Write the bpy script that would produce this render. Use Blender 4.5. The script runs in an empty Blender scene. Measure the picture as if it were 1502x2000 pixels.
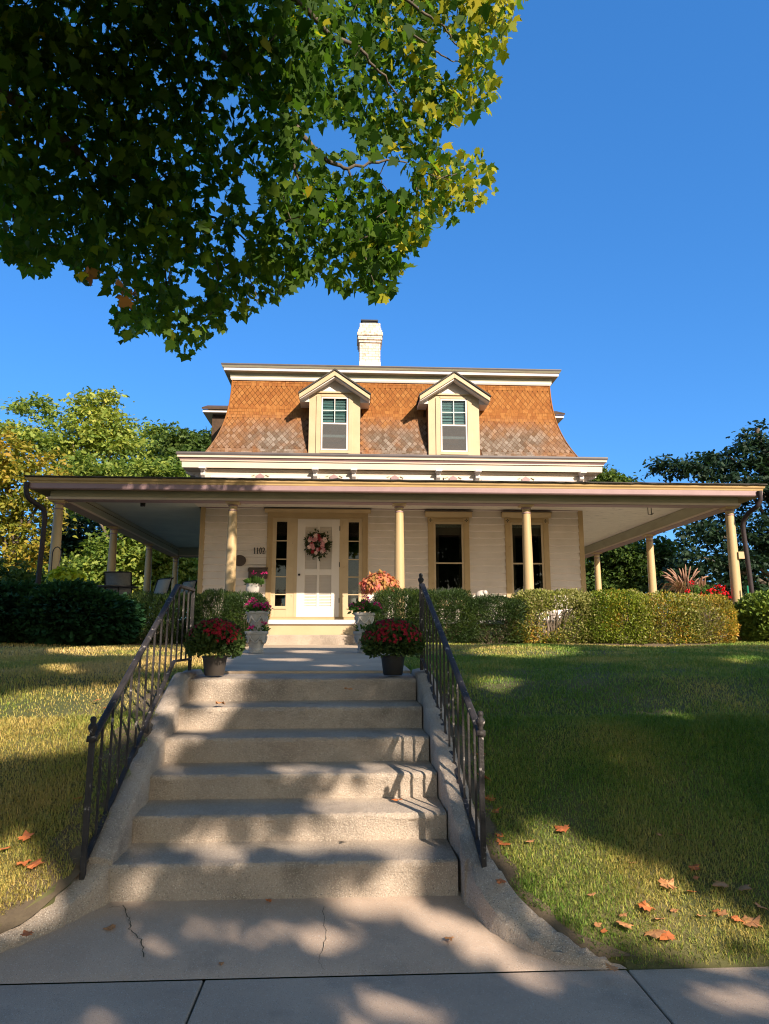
import bpy, math, random
import numpy as np
from mathutils import Vector, Matrix
R = math.radians
random.seed(7); rng = np.random.default_rng(11)
sc = bpy.context.scene
col = sc.collection

# ------------------------------------------------------------------ camera
F, EZ = 1387.0, 1.457
PIT, YAW = math.atan(248 / F), R(3.0)
cam = bpy.data.objects.new('camera', bpy.data.cameras.new('camera'))
cam.data.sensor_fit = 'VERTICAL'; cam.data.sensor_height = 36.0
cam.data.lens = F / 2000 * 36; cam.data.clip_end = 3000; cam.data.clip_start = 0.05
cam.location = (0, 0, EZ); cam.rotation_euler = (R(90) + PIT, 0, -YAW)
col.objects.link(cam); sc.camera = cam

# ------------------------------------------------------------------ light
SUN_AZ, SUN_EL = R(29), R(30)
SD = Vector((math.sin(SUN_AZ) * math.cos(SUN_EL), -math.cos(SUN_AZ) * math.cos(SUN_EL), math.sin(SUN_EL)))
w = bpy.data.worlds.new('World'); sc.world = w; w.use_nodes = True
nt = w.node_tree; bg = nt.nodes['Background']
sky = nt.nodes.new('ShaderNodeTexSky'); sky.sky_type = 'NISHITA'; sky.sun_disc = False
sky.sun_elevation = SUN_EL; sky.sun_rotation = math.atan2(SD.x, SD.y)
sky.altitude = 300; sky.air_density = 1.0; sky.dust_density = 0.25; sky.ozone_density = 4.0
hsv = nt.nodes.new('ShaderNodeHueSaturation'); hsv.inputs['Saturation'].default_value = 1.22
gam = nt.nodes.new('ShaderNodeGamma'); gam.inputs[1].default_value = 0.6      # a clear sky whose horizon is hardly paler than its top
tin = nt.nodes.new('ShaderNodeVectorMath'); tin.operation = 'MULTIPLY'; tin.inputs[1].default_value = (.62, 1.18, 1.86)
nt.links.new(sky.outputs[0], hsv.inputs['Color']); nt.links.new(hsv.outputs[0], gam.inputs[0])
# added bright warm tint round the sun fills shade; opposite sky stays blue
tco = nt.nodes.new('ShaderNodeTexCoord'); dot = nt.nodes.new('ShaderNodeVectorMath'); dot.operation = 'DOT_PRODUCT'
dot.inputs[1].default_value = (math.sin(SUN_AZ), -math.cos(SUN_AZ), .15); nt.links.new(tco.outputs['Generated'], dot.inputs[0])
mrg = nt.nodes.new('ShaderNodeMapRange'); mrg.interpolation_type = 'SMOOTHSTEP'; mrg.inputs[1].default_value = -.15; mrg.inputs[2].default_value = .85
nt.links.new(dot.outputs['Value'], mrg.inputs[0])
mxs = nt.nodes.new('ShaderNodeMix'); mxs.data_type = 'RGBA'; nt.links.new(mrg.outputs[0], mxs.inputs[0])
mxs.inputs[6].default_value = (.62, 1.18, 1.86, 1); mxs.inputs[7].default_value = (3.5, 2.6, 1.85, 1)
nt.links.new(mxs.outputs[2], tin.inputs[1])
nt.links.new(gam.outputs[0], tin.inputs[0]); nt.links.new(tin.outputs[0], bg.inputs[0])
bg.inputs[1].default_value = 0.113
sun = bpy.data.objects.new('sun', bpy.data.lights.new('sun', 'SUN'))
sun.data.energy = 5.0; sun.data.angle = R(0.53); sun.data.color = (1.0, 0.87, 0.72)
sun.rotation_euler = (-SD).to_track_quat('-Z', 'Y').to_euler(); col.objects.link(sun)
sc.view_settings.view_transform = 'Standard'; sc.view_settings.look = 'None'
sc.view_settings.exposure = 0.95; sc.view_settings.gamma = 1.0
sc.render.engine = 'CYCLES'
sc.cycles.max_bounces = 8; sc.cycles.transparent_max_bounces = 12
sc.cycles.use_denoising = True; sc.cycles.filter_width = 1.1; sc.cycles.sample_clamp_indirect = 8

# ------------------------------------------------------------------ projections (world <-> photo pixel)
CP, SP, CY, SY = math.cos(PIT), math.sin(PIT), math.cos(YAW), math.sin(YAW)
def ray(px, py):
    u, v = (px - 751) / F, (1000 - py) / F
    fy, fz = CP - v * SP, SP + v * CP
    return (u * CY + fy * SY, -u * SY + fy * CY, fz)
def at(px, py, Y):
    d = ray(px, py); t = Y / d[1]
    return Vector((d[0] * t, Y, EZ + d[2] * t))
def proj(x, y, z):
    z = z - EZ
    u = x * CY - y * SY; f = x * SY + y * CY
    fw = f * CP + z * SP; v = -f * SP + z * CP
    if fw <= 0.05: return (-9999, -9999)
    return (751 + F * u / fw, 1000 - F * v / fw)

# ------------------------------------------------------------------ object helpers
def tag(o, label=None, cat=None, group=None, kind=None):
    if label: o['label'] = label
    if cat: o['category'] = cat
    if group: o['group'] = group
    if kind: o['kind'] = kind
    return o
def empty(name, loc, label=None, cat=None, group=None, rz=0):
    o = bpy.data.objects.new(name, None); o.empty_display_size = 0.1
    o.location = loc; o.rotation_euler = (0, 0, rz); col.objects.link(o)
    return tag(o, label, cat, group)
def link(name, me, parent=None, local=False):
    o = bpy.data.objects.new(name, me); col.objects.link(o)
    if parent is not None:
        o.parent = parent
        if not local:                      # geometry given in world coordinates
            o.matrix_parent_inverse = Matrix.Identity(4)
            base = WORLD.get(parent.name, Matrix.Identity(4))
            o.matrix_local = base.inverted()
            WORLD[o.name] = Matrix.Identity(4)
    return o
WORLD = {}
def thing(name, loc, label, cat, group=None):
    o = empty(name, loc, label, cat, group); WORLD[o.name] = Matrix.Translation(Vector(loc)); return o

def copy_tree(o, parent=None):
    c = o.copy(); col.objects.link(c)
    if parent is not None: c.parent = parent
    for ch in list(o.children): copy_tree(ch, c)
    return c

class MB:
    def __init__(s): s.v = []; s.f = []; s.m = []
    def quadlist(s, V, Fc, mi=0):
        b = len(s.v); s.v += [tuple(p) for p in V]
        for f in Fc: s.f.append(tuple(b + i for i in f)); s.m.append(mi)
        return s
    def box(s, x0, x1, y0, y1, z0, z1, mi=0, M=None):
        V = [(x, y, z) for z in (z0, z1) for y in (y0, y1) for x in (x0, x1)]
        if M is not None: V = [M @ Vector(p) for p in V]
        return s.quadlist(V, [(0, 2, 3, 1), (4, 5, 7, 6), (0, 1, 5, 4), (2, 6, 7, 3), (0, 4, 6, 2), (1, 3, 7, 5)], mi)
    def lathe(s, prof, c=(0, 0, 0), n=20, mi=0, caps=True, M=None):
        V = []
        for r, z in prof:
            for k in range(n):
                a = 2 * math.pi * k / n
                p = Vector((r * math.cos(a), r * math.sin(a), z))
                if M is not None: p = M @ p
                V.append((p.x + c[0], p.y + c[1], p.z + c[2]))
        Fc = [(i * n + k, i * n + (k + 1) % n, (i + 1) * n + (k + 1) % n, (i + 1) * n + k)
              for i in range(len(prof) - 1) for k in range(n)]
        if caps: Fc += [tuple(range(n - 1, -1, -1)), tuple((len(prof) - 1) * n + k for k in range(n))]
        return s.quadlist(V, Fc, mi)
    def tube(s, pts, rad, n=8, mi=0, caps=True, square=False):
        pts = [Vector(p) for p in pts]
        if not hasattr(rad, '__len__'): rad = [rad] * len(pts)
        V = []; prev = None
        for i, p in enumerate(pts):
            t = (pts[min(i + 1, len(pts) - 1)] - pts[max(i - 1, 0)]).normalized()
            if prev is None:
                a = Vector((0, 0, 1)) if abs(t.z) < 0.9 else Vector((0, 1, 0))
                u = a.cross(t).normalized()
            else: u = (prev - t * prev.dot(t)).normalized()
            prev = u; q = t.cross(u)
            for k in range(n):
                a = 2 * math.pi * (k + (0.5 if square else 0)) / n
                V.append(p + (u * math.cos(a) + q * math.sin(a)) * rad[i])
        Fc = [(i * n + k, i * n + (k + 1) % n, (i + 1) * n + (k + 1) % n, (i + 1) * n + k)
              for i in range(len(pts) - 1) for k in range(n)]
        if caps: Fc += [tuple(range(n - 1, -1, -1)), tuple((len(pts) - 1) * n + k for k in range(n))]
        return s.quadlist(V, Fc, mi)
    def prism(s, poly, a0, a1, axis='x', mi=0):
        n = len(poly)
        def P(a, p): return (a, p[0], p[1]) if axis == 'x' else ((p[0], a, p[1]) if axis == 'y' else (p[0], p[1], a))
        V = [P(a0, p) for p in poly] + [P(a1, p) for p in poly]
        Fc = [tuple(range(n - 1, -1, -1)), tuple(range(n, 2 * n))] + [(i, (i + 1) % n, n + (i + 1) % n, n + i) for i in range(n)]
        return s.quadlist(V, Fc, mi)
    def ring(s, x0, x1, y0, y1, prof, mis=None):
        """sweeps (out, z) round a rectangle with mitred corners"""
        V = []
        for o, z in prof:
            V += [(x0 - o, y0 - o, z), (x1 + o, y0 - o, z), (x1 + o, y1 + o, z), (x0 - o, y1 + o, z)]
        for i in range(len(prof) - 1):
            pass
        for i in range(len(prof) - 1):
            s.quadlist(V[i * 4:i * 4 + 8], [(k, (k + 1) % 4, 4 + (k + 1) % 4, 4 + k) for k in range(4)], mis[i] if mis else 0)
        return s
    def build(s, name, mats, parent=None, smooth=False, bevel=0, recalc=True, angle=None):
        me = bpy.data.meshes.new(name); me.from_pydata([tuple(p) for p in s.v], [], s.f)
        if not isinstance(mats, (list, tuple)): mats = [mats]
        for m in mats: me.materials.append(m)
        if len(mats) > 1: me.polygons.foreach_set('material_index', s.m)
        if recalc:
            import bmesh
            bm = bmesh.new(); bm.from_mesh(me); bmesh.ops.recalc_face_normals(bm, faces=bm.faces); bm.to_mesh(me); bm.free()
        if smooth: me.polygons.foreach_set('use_smooth', [True] * len(me.polygons))
        me.update()
        o = link(name, me, parent)
        if angle:
            for p in me.polygons: p.use_smooth = True
            try: me.set_sharp_from_angle(angle=R(angle))
            except Exception: pass
        if bevel:
            b = o.modifiers.new('bevel', 'BEVEL'); b.width = bevel; b.segments = 2; b.limit_method = 'ANGLE'; b.angle_limit = R(40)
        return o

def fast_mesh(name, V, k, mats, parent=None, faces=None, nper=None, midx=None):
    """V (N*nv,3); every instance has nv vertices; faces = list of index tuples in the instance"""
    V = np.asarray(V, dtype=np.float32).reshape(-1, 3)
    nv = k; N = len(V) // nv
    if faces is None: faces = [tuple(range(nv))]
    tot = np.array([len(f) for f in faces]); flat = np.concatenate([np.array(f) for f in faces])
    loops = (np.arange(N)[:, None] * nv + flat[None, :]).ravel().astype(np.int32)
    totals = np.tile(tot, N).astype(np.int32)
    starts = np.concatenate([[0], np.cumsum(totals)[:-1]]).astype(np.int32)
    me = bpy.data.meshes.new(name)
    me.vertices.add(len(V)); me.vertices.foreach_set('co', V.ravel())
    me.loops.add(len(loops)); me.loops.foreach_set('vertex_index', loops)
    me.polygons.add(len(totals)); me.polygons.foreach_set('loop_start', starts); me.polygons.foreach_set('loop_total', totals)
    if not isinstance(mats, (list, tuple)): mats = [mats]
    for m in mats: me.materials.append(m)
    if midx is not None: me.polygons.foreach_set('material_index', np.repeat(np.asarray(midx, dtype=np.int32), len(faces)))
    me.update(calc_edges=True); me.validate()
    return link(name, me, parent)

def unit(a): return a / np.maximum(np.linalg.norm(a, axis=-1, keepdims=True), 1e-9)
def leaf_verts(P, T, Nn, S, shape):
    """P centres, T tip directions, Nn rough normals, S sizes, shape (k,3) with y along the tip"""
    T = unit(T); X = unit(np.cross(T, Nn)); Z = np.cross(X, T)
    sh = np.asarray(shape, dtype=float); curl = rng.uniform(.2, 3.2, len(P))[:, None, None]     # some leaves lie flat, some curl
    return P[:, None, :] + S[:, None, None] * (sh[None, :, 0, None] * X[:, None, :] + sh[None, :, 1, None] * T[:, None, :] + curl * sh[None, :, 2, None] * Z[:, None, :])
def rdirs(n): return unit(rng.normal(size=(n, 3)))
half = [(0, 0), (.26, -.04), (.20, .10), (.50, .20), (.40, .30), (.52, .52), (.33, .50), (.24, .60), (.16, .78)]
MAPLE = [(x, y, -0.10 * abs(x) - 0.10 * y * y) for x, y in half] + [(0, 1.0, -.16)] + [(-x, y, -0.10 * abs(x) - 0.10 * y * y) for x, y in half[:0:-1]]
OVAL = [(0, 0, 0), (.22, .25, .05), (.25, .55, .05), (0, 1, -.08), (-.25, .55, .05), (-.22, .25, .05)]
BLADE = [(0, 0, 0), (.09, .3, .03), (0, 1, -.05), (-.09, .3, .03)]
# a compound leaf: several leaflets read as one ragged quad strip
FROND = [(0, 0, 0), (.10, .16, 0), (.30, .20, -.04), (.12, .34, 0), (.30, .48, -.06), (.10, .58, -.02), (.20, .80, -.08), (0, 1, -.12),
         (-.20, .80, -.08), (-.10, .58, -.02), (-.30, .48, -.06), (-.12, .34, 0), (-.30, .20, -.04), (-.10, .16, 0)]

# ------------------------------------------------------------------ materials
MATS = {}
def newmat(name):
    m = bpy.data.materials.new(name); m.use_nodes = True
    return m, m.node_tree, m.node_tree.nodes, m.node_tree.links
def pmat(name, c1, c2=None, rough=.6, scale=4.0, detail=6, bump=0.0, bscale=60.0, fac=(.35, .65), spec=.4, metal=0.0, speck=None, dirt=None, stretch=None):
    """two-tone noise over world position, optional fine bump, specks and dirt streaks"""
    if name in MATS: return MATS[name]
    m, t, n, l = newmat(name); b = n['Principled BSDF']
    b.inputs['Roughness'].default_value = rough; b.inputs['Specular IOR Level'].default_value = spec; b.inputs['Metallic'].default_value = metal
    geo = n.new('ShaderNodeNewGeometry'); pos = geo.outputs['Position']
    if stretch:
        mp = n.new('ShaderNodeVectorMath'); mp.operation = 'MULTIPLY'; mp.inputs[1].default_value = stretch
        l.new(pos, mp.inputs[0]); pos = mp.outputs[0]
    def noise(sc_, d=detail, src=None):
        x = n.new('ShaderNodeTexNoise'); x.inputs['Scale'].default_value = sc_; x.inputs['Detail'].default_value = d
        x.inputs['Roughness'].default_value = .6
        l.new(src or pos, x.inputs['Vector']); return x.outputs['Fac']
    def ramp(src, a, z_):
        x = n.new('ShaderNodeMapRange'); x.inputs[1].default_value = a; x.inputs[2].default_value = z_
        l.new(src, x.inputs[0]); return x.outputs[0]
    def mix(f, A, B):
        x = n.new('ShaderNodeMix'); x.data_type = 'RGBA'
        if isinstance(f, float): x.inputs[0].default_value = f
        else: l.new(f, x.inputs[0])
        for i, q in ((6, A), (7, B)):
            if isinstance(q, tuple): x.inputs[i].default_value = (*q, 1)
            else: l.new(q, x.inputs[i])
        return x.outputs[2]
    c = mix(ramp(noise(scale), *fac), c1, c2 or c1)
    if dirt:
        dc, dsc, lo, hi = dirt
        c = mix(ramp(noise(dsc, 8), lo, hi), c, dc)
    if speck:
        for (sc_, colr, th, soft) in speck:
            v = n.new('ShaderNodeTexVoronoi'); v.inputs['Scale'].default_value = sc_; l.new(geo.outputs['Position'], v.inputs['Vector'])
            r1 = ramp(v.outputs['Distance'], th, th - soft)
            wn = n.new('ShaderNodeTexWhiteNoise'); l.new(v.outputs['Position'], wn.inputs[0])
            mu = n.new('ShaderNodeMath'); mu.operation = 'MULTIPLY'; l.new(r1, mu.inputs[0]); l.new(ramp(wn.outputs[0], .45, 1.0), mu.inputs[1])
            c = mix(mu.outputs[0], c, colr)
    l.new(c, b.inputs['Base Color'])
    if bump:
        bp = n.new('ShaderNodeBump'); bp.inputs['Strength'].default_value = bump; bp.inputs['Distance'].default_value = .01
        l.new(noise(bscale, 5, geo.outputs['Position']), bp.inputs['Height']); l.new(bp.outputs[0], b.inputs['Normal'])
    MATS[name] = m; return m
def leafmat(name, cols, trans=.35, rough=.5, nscale=.6, spec=.3, tboost=1.4):
    """random colour for each leaf from a ramp, shifted a little by a large noise; part of the light passes through"""
    if name in MATS: return MATS[name]
    m, t, n, l = newmat(name); b = n['Principled BSDF']; out = n['Material Output']
    geo = n.new('ShaderNodeNewGeometry')
    no = n.new('ShaderNodeTexNoise'); no.inputs['Scale'].default_value = nscale; l.new(geo.outputs['Position'], no.inputs['Vector'])
    mr = n.new('ShaderNodeMapRange'); mr.inputs[1].default_value = .3; mr.inputs[2].default_value = .7; l.new(no.outputs['Fac'], mr.inputs[0])
    a = n.new('ShaderNodeMath'); a.operation = 'MULTIPLY'; a.inputs[1].default_value = .55; l.new(geo.outputs['Random Per Island'], a.inputs[0])
    c = n.new('ShaderNodeMath'); c.operation = 'MULTIPLY_ADD'; c.inputs[1].default_value = .45; l.new(mr.outputs[0], c.inputs[0]); l.new(a.outputs[0], c.inputs[2])
    r = n.new('ShaderNodeValToRGB'); e = r.color_ramp.elements
    e[0].position = 0; e[0].color = (*cols[0], 1); e[1].position = 1; e[1].color = (*cols[-1], 1)
    for i, q in enumerate(cols[1:-1]): x = e.new((i + 1) / (len(cols) - 1)); x.color = (*q, 1)
    l.new(c.outputs[0], r.inputs[0]); l.new(r.outputs[0], b.inputs['Base Color'])
    b.inputs['Roughness'].default_value = rough; b.inputs['Specular IOR Level'].default_value = spec
    tr = n.new('ShaderNodeBsdfTranslucent'); mx = n.new('ShaderNodeMixShader'); mx.inputs[0].default_value = trans
    tc = n.new('ShaderNodeMix'); tc.data_type = 'RGBA'; tc.blend_type = 'MULTIPLY'; tc.inputs[0].default_value = 1
    l.new(r.outputs[0], tc.inputs[6]); tc.inputs[7].default_value = (tboost, tboost * 1.05, tboost * .6, 1)
    l.new(tc.outputs[2], tr.inputs[0]); l.new(b.outputs[0], mx.inputs[1]); l.new(tr.outputs[0], mx.inputs[2]); l.new(mx.outputs[0], out.inputs[0])
    MATS[name] = m; return m

M = {}
PEB = [(130, (.60, .52, .42), .42, .2), (190, (.64, .56, .47), .42, .2), (150, (.10, .085, .07), .42, .2), (80, (.13, .11, .09), .26, .12)]
M['step'] = pmat('exposed_concrete', (0.411, 0.326, 0.249), (0.301, 0.240, 0.187), .85, 2.2, 8, .9, 85, speck=PEB, dirt=((.13, .105, .08), 2.6, .52, .78))
M['walk'] = pmat('sidewalk_concrete', (0.493, 0.369, 0.279), (0.396, 0.295, 0.224), .88, 1.7, 8, .35, 200, speck=[(150, (.55, .50, .43), .40, .2), (170, (.16, .14, .12), .38, .2), (34, (.13, .11, .09), .10, .05)], dirt=((.17, .15, .13), 2.3, .56, .85))
M['path'] = pmat('path_concrete', (0.494, 0.381, 0.271), (0.400, 0.303, 0.216), .88, 1.4, 8, .25, 180, speck=[(90, (.20, .18, .16), .25, .15)], dirt=((.22, .20, .17), 1.2, .58, .85))
M['crack'] = pmat('joint_dirt', (.05, .043, .032), (.085, .075, .045), .95, 20)
M['soil'] = pmat('soil', (.075, .055, .035), (.12, .09, .055), .95, 6, 8, .6, 60)
M['asphalt'] = pmat('asphalt', (.05, .05, .05), (.065, .063, .06), .9, 3, 8, .4, 200)
M['siding'] = pmat('siding_paint', (0.674, 0.580, 0.498), (0.612, 0.526, 0.446), .55, 2.2, 6, .06, 40, dirt=((.50, .43, .31), 1.3, .58, .9))
M['trim'] = pmat('tan_trim_paint', (0.443, 0.312, 0.156), (0.396, 0.273, 0.134), .5, 3, 6, .06, 50)
M['trim_lt'] = pmat('pale_tan_trim_paint', (0.490, 0.366, 0.218), (0.443, 0.327, 0.187), .5, 3, 6, .06, 50)
M['column'] = pmat('column_paint', (0.475, 0.335, 0.169), (0.427, 0.296, 0.147), .48, 3, 6, .08, 30, stretch=(1, 1, .25), dirt=((.44, .31, .14), 4, .6, .9))
M['cream'] = pmat('cream_paint', (0.635, 0.523, 0.406), (0.587, 0.478, 0.366), .5, 2, 6, .06, 40, stretch=(1, 1, 3))
M['white'] = pmat('white_paint', (0.652, 0.578, 0.537), (0.603, 0.531, 0.487), .5, 3, 6, .08, 50, dirt=((.42, .37, .30), 5, .62, .85))
M['door'] = pmat('door_paint', (0.652, 0.578, 0.503), (0.635, 0.562, 0.487), .4, 2)
M['sage'] = pmat('sage_paint', (0.396, 0.368, 0.259), (0.346, 0.320, 0.222), .55, 2, 6, .1, 40, dirt=((.25, .22, .15), 1.1, .55, .85), stretch=(1, 1, 4))
M['pink'] = pmat('pink_paint', (0.307, 0.194, 0.193), (0.272, 0.169, 0.168), .5, 4)
M['gold'] = pmat('gold_paint', (0.490, 0.327, 0.142), (0.427, 0.280, 0.125), .5, 3)
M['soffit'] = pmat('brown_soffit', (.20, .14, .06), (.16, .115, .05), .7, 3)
M['ceil'] = pmat('ceiling_paint_peeling', (0.731, 0.647, 0.529), (0.635, 0.554, 0.454), .7, 5, 8, .9, 9, stretch=(.5, 2.4, 1), dirt=((.28, .255, .22), 9, .60, .68))
M['ceil_shaded'] = pmat('shaded_ceiling_paint', (0.598, 0.591, 0.486), (0.508, 0.505, 0.423), .7, 2, 8, .3, 20)  # ceiling paint toned greyer for the shade on the left side
M['gutter'] = pmat('roof_edge_metal', (.10, .082, .08), (.075, .06, .06), .55, 3)
M['downspout'] = pmat('brown_downspout', (0.041, 0.029, 0.028), (0.029, 0.021, 0.022), .62, 5, spec=.2)
M['roofgrey'] = pmat('asphalt_roof', (0.048, 0.044, 0.040), (0.072, 0.060, 0.048), .9, 5, 8, .5, 90)
M['iron'] = pmat('worn_black_iron', (.020, .018, .018), (.042, .036, .034), .55, 9, 8, .5, 90, spec=.18, dirt=((.34, .30, .27), 26, .60, .68))
M['rust'] = pmat('rusty_iron', (.16, .055, .022), (.06, .03, .02), .8, 20)
M['black'] = pmat('black_plastic', (0.011, 0.010, 0.010), (0.016, 0.015, 0.014), .5, 6)
M['darkbrown'] = pmat('dark_brown_metal', (.045, .026, .018), (.06, .035, .024), .45, 6)
M['stone'] = pmat('cast_stone', (0.377, 0.356, 0.328), (0.303, 0.283, 0.256), .85, 8, 8, .4, 90, dirt=((.24, .22, .19), 5, .56, .8))
M['whitestone'] = pmat('white_cast_stone', (0.518, 0.474, 0.418), (0.432, 0.392, 0.342), .8, 8, 8, .3, 90)
M['brick'] = None
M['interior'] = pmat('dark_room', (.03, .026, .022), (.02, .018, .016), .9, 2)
M['lace'] = pmat('lace_curtain', (.62, .57, .48), (.35, .31, .25), .9, 40)
M['shade'] = pmat('roller_shade', (.16, .12, .085), (.13, .10, .07), .9, 5)
M['blind'] = pmat('pale_blind', (.30, .62, .62), (.66, .78, .78), .5, 7, stretch=(.1, 1, 2))
M['bark'] = pmat('grey_brown_bark', (.13, .10, .075), (.07, .055, .04), .9, 14, 8, .9, 30, stretch=(1, 1, .2))
M['twig'] = pmat('thin_twig', (.16, .115, .075), (.10, .07, .05), .9, 14)
M['paletwig'] = pmat('bare_twig', (.33, .255, .19), (.22, .165, .12), .9, 10)
M['fabric'] = pmat('sling_fabric', (0.450, 0.390, 0.300), (0.390, 0.338, 0.262), .8, 30)
M['green_pole'] = pmat('green_pole', (.01, .22, .12), None, .4)
M['redleaf'] = pmat('fallen_leaf_orange', (.56, .17, .045), (.42, .12, .035), .7, 14, dirt=((.22, .09, .03), 30, .55, .8))
M['tanleaf'] = pmat('fallen_leaf_tan', (.50, .235, .09), (.38, .17, .065), .7, 14, dirt=((.2, .09, .04), 30, .55, .8))

def glassmat():
    m, t, n, l = newmat('window_glass'); n.remove(n['Principled BSDF'])
    tr = n.new('ShaderNodeBsdfTransparent'); tr.inputs[0].default_value = (.72, .76, .75, 1)
    gl = n.new('ShaderNodeBsdfGlossy'); gl.inputs['Roughness'].default_value = .015
    fr = n.new('ShaderNodeFresnel'); fr.inputs['IOR'].default_value = 1.55
    mu = n.new('ShaderNodeMath'); mu.operation = 'MULTIPLY_ADD'; mu.inputs[1].default_value = .6; mu.inputs[2].default_value = .0; mu.use_clamp = True
    l.new(fr.outputs[0], mu.inputs[0])
    mx = n.new('ShaderNodeMixShader'); l.new(mu.outputs[0], mx.inputs[0]); l.new(tr.outputs[0], mx.inputs[1]); l.new(gl.outputs[0], mx.inputs[2])
    l.new(mx.outputs[0], n['Material Output'].inputs[0]); return m
M['glass'] = glassmat()
def screenmat():
    m, t, n, l = newmat('insect_screen'); n.remove(n['Principled BSDF'])
    tr = n.new('ShaderNodeBsdfTransparent'); d = n.new('ShaderNodeBsdfDiffuse'); d.inputs[0].default_value = (.13, .125, .12, 1)
    mx = n.new('ShaderNodeMixShader'); mx.inputs[0].default_value = .5
    l.new(tr.outputs[0], mx.inputs[1]); l.new(d.outputs[0], mx.inputs[2]); l.new(mx.outputs[0], n['Material Output'].inputs[0]); return m
M['screen'] = screenmat()
def shinglemat():
    m, t, n, l = newmat('cedar_shingle'); b = n['Principled BSDF']; b.inputs['Roughness'].default_value = .85; b.inputs['Specular IOR Level'].default_value = .15
    geo = n.new('ShaderNodeNewGeometry')
    r = n.new('ShaderNodeValToRGB'); e = r.color_ramp.elements
    e[0].color = (.245, .088, .024, 1); e[1].color = (.34, .145, .042, 1); x = e.new(.5); x.color = (.29, .112, .029, 1)
    l.new(geo.outputs['Random Per Island'], r.inputs[0])
    # weathered grey where rain splashes beside the dormers, fading upwards
    sep = n.new('ShaderNodeSeparateXYZ'); l.new(geo.outputs['Position'], sep.inputs[0])
    def mr(src, a, z_, lo=0., hi=1.):
        q = n.new('ShaderNodeMapRange'); q.interpolation_type = 'SMOOTHSTEP'
        for i, v in enumerate((a, z_, lo, hi)): q.inputs[i + 1].default_value = v
        l.new(src, q.inputs[0]); return q.outputs[0]
    def ma(op, A, B):
        q = n.new('ShaderNodeMath'); q.operation = op; q.use_clamp = True
        for i, v in enumerate((A, B)):
            if isinstance(v, float): q.inputs[i].default_value = v
            else: l.new(v, q.inputs[i])
        return q.outputs[0]
    no = n.new('ShaderNodeTexNoise'); no.inputs['Scale'].default_value = 2.1; no.inputs['Detail'].default_value = 4; l.new(geo.outputs['Position'], no.inputs['Vector'])
    low = mr(sep.outputs['Z'], 6.5, 5.8)
    # three patches along x: left bay, middle bay, right bay
    bay = None
    for c, wd in ((-1.4, 1.5), (1.05, 1.3), (3.6, 1.6)):
        d = ma('ABSOLUTE', ma_sub(n, l, sep.outputs['X'], c), 0.0)
        g = mr(d, wd, wd * .35)
        bay = g if bay is None else ma('MAXIMUM', bay, g)
    wf = ma('MULTIPLY', ma('MULTIPLY', low, bay), mr(no.outputs['Fac'], .18, .52))
    wn = n.new('ShaderNodeValToRGB'); e = wn.color_ramp.elements
    e[0].color = (.11, .072, .046, 1); e[1].color = (.25, .20, .16, 1)
    rr = n.new('ShaderNodeMath'); rr.operation = 'FRACT'; mu = n.new('ShaderNodeMath'); mu.operation = 'MULTIPLY'; mu.inputs[1].default_value = 7.31
    l.new(geo.outputs['Random Per Island'], mu.inputs[0]); l.new(mu.outputs[0], rr.inputs[0]); l.new(rr.outputs[0], wn.inputs[0])
    mx = n.new('ShaderNodeMix'); mx.data_type = 'RGBA'; l.new(wf, mx.inputs[0]); l.new(r.outputs[0], mx.inputs[6]); l.new(wn.outputs[0], mx.inputs[7])
    # grain and black streaks running down the grain
    st = n.new('ShaderNodeVectorMath'); st.operation = 'MULTIPLY'; st.inputs[1].default_value = (30, 30, 3); l.new(geo.outputs['Position'], st.inputs[0])
    n2 = n.new('ShaderNodeTexNoise'); n2.inputs['Scale'].default_value = 1.5; n2.inputs['Detail'].default_value = 4; l.new(st.outputs[0], n2.inputs['Vector'])
    m2 = n.new('ShaderNodeMix'); m2.data_type = 'RGBA'; m2.blend_type = 'MULTIPLY'; l.new(mr(n2.outputs['Fac'], .42, .75, 0., .55), m2.inputs[0]); l.new(mx.outputs[2], m2.inputs[6]); m2.inputs[7].default_value = (.45, .40, .36, 1)
    l.new(m2.outputs[2], b.inputs['Base Color']); return m
def ma_sub(n, l, src, c):
    q = n.new('ShaderNodeMath'); q.operation = 'SUBTRACT'; l.new(src, q.inputs[0]); q.inputs[1].default_value = c
    a = n.new('ShaderNodeMath'); a.operation = 'ABSOLUTE'; l.new(q.outputs[0], a.inputs[0]); return a.outputs[0]
M['shingle'] = shinglemat()
M['shaded_shingle'] = pmat('shaded_brown_shingle', (.085, .048, .026), (.05, .03, .018), .9, 9, 6, .5, 40)  # shingle colour darkened to stand for shade on the side dormers
M['shingle_base'] = pmat('shingle_gap', (.12, .05, .018), (.09, .038, .014), .9, 8)
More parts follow.
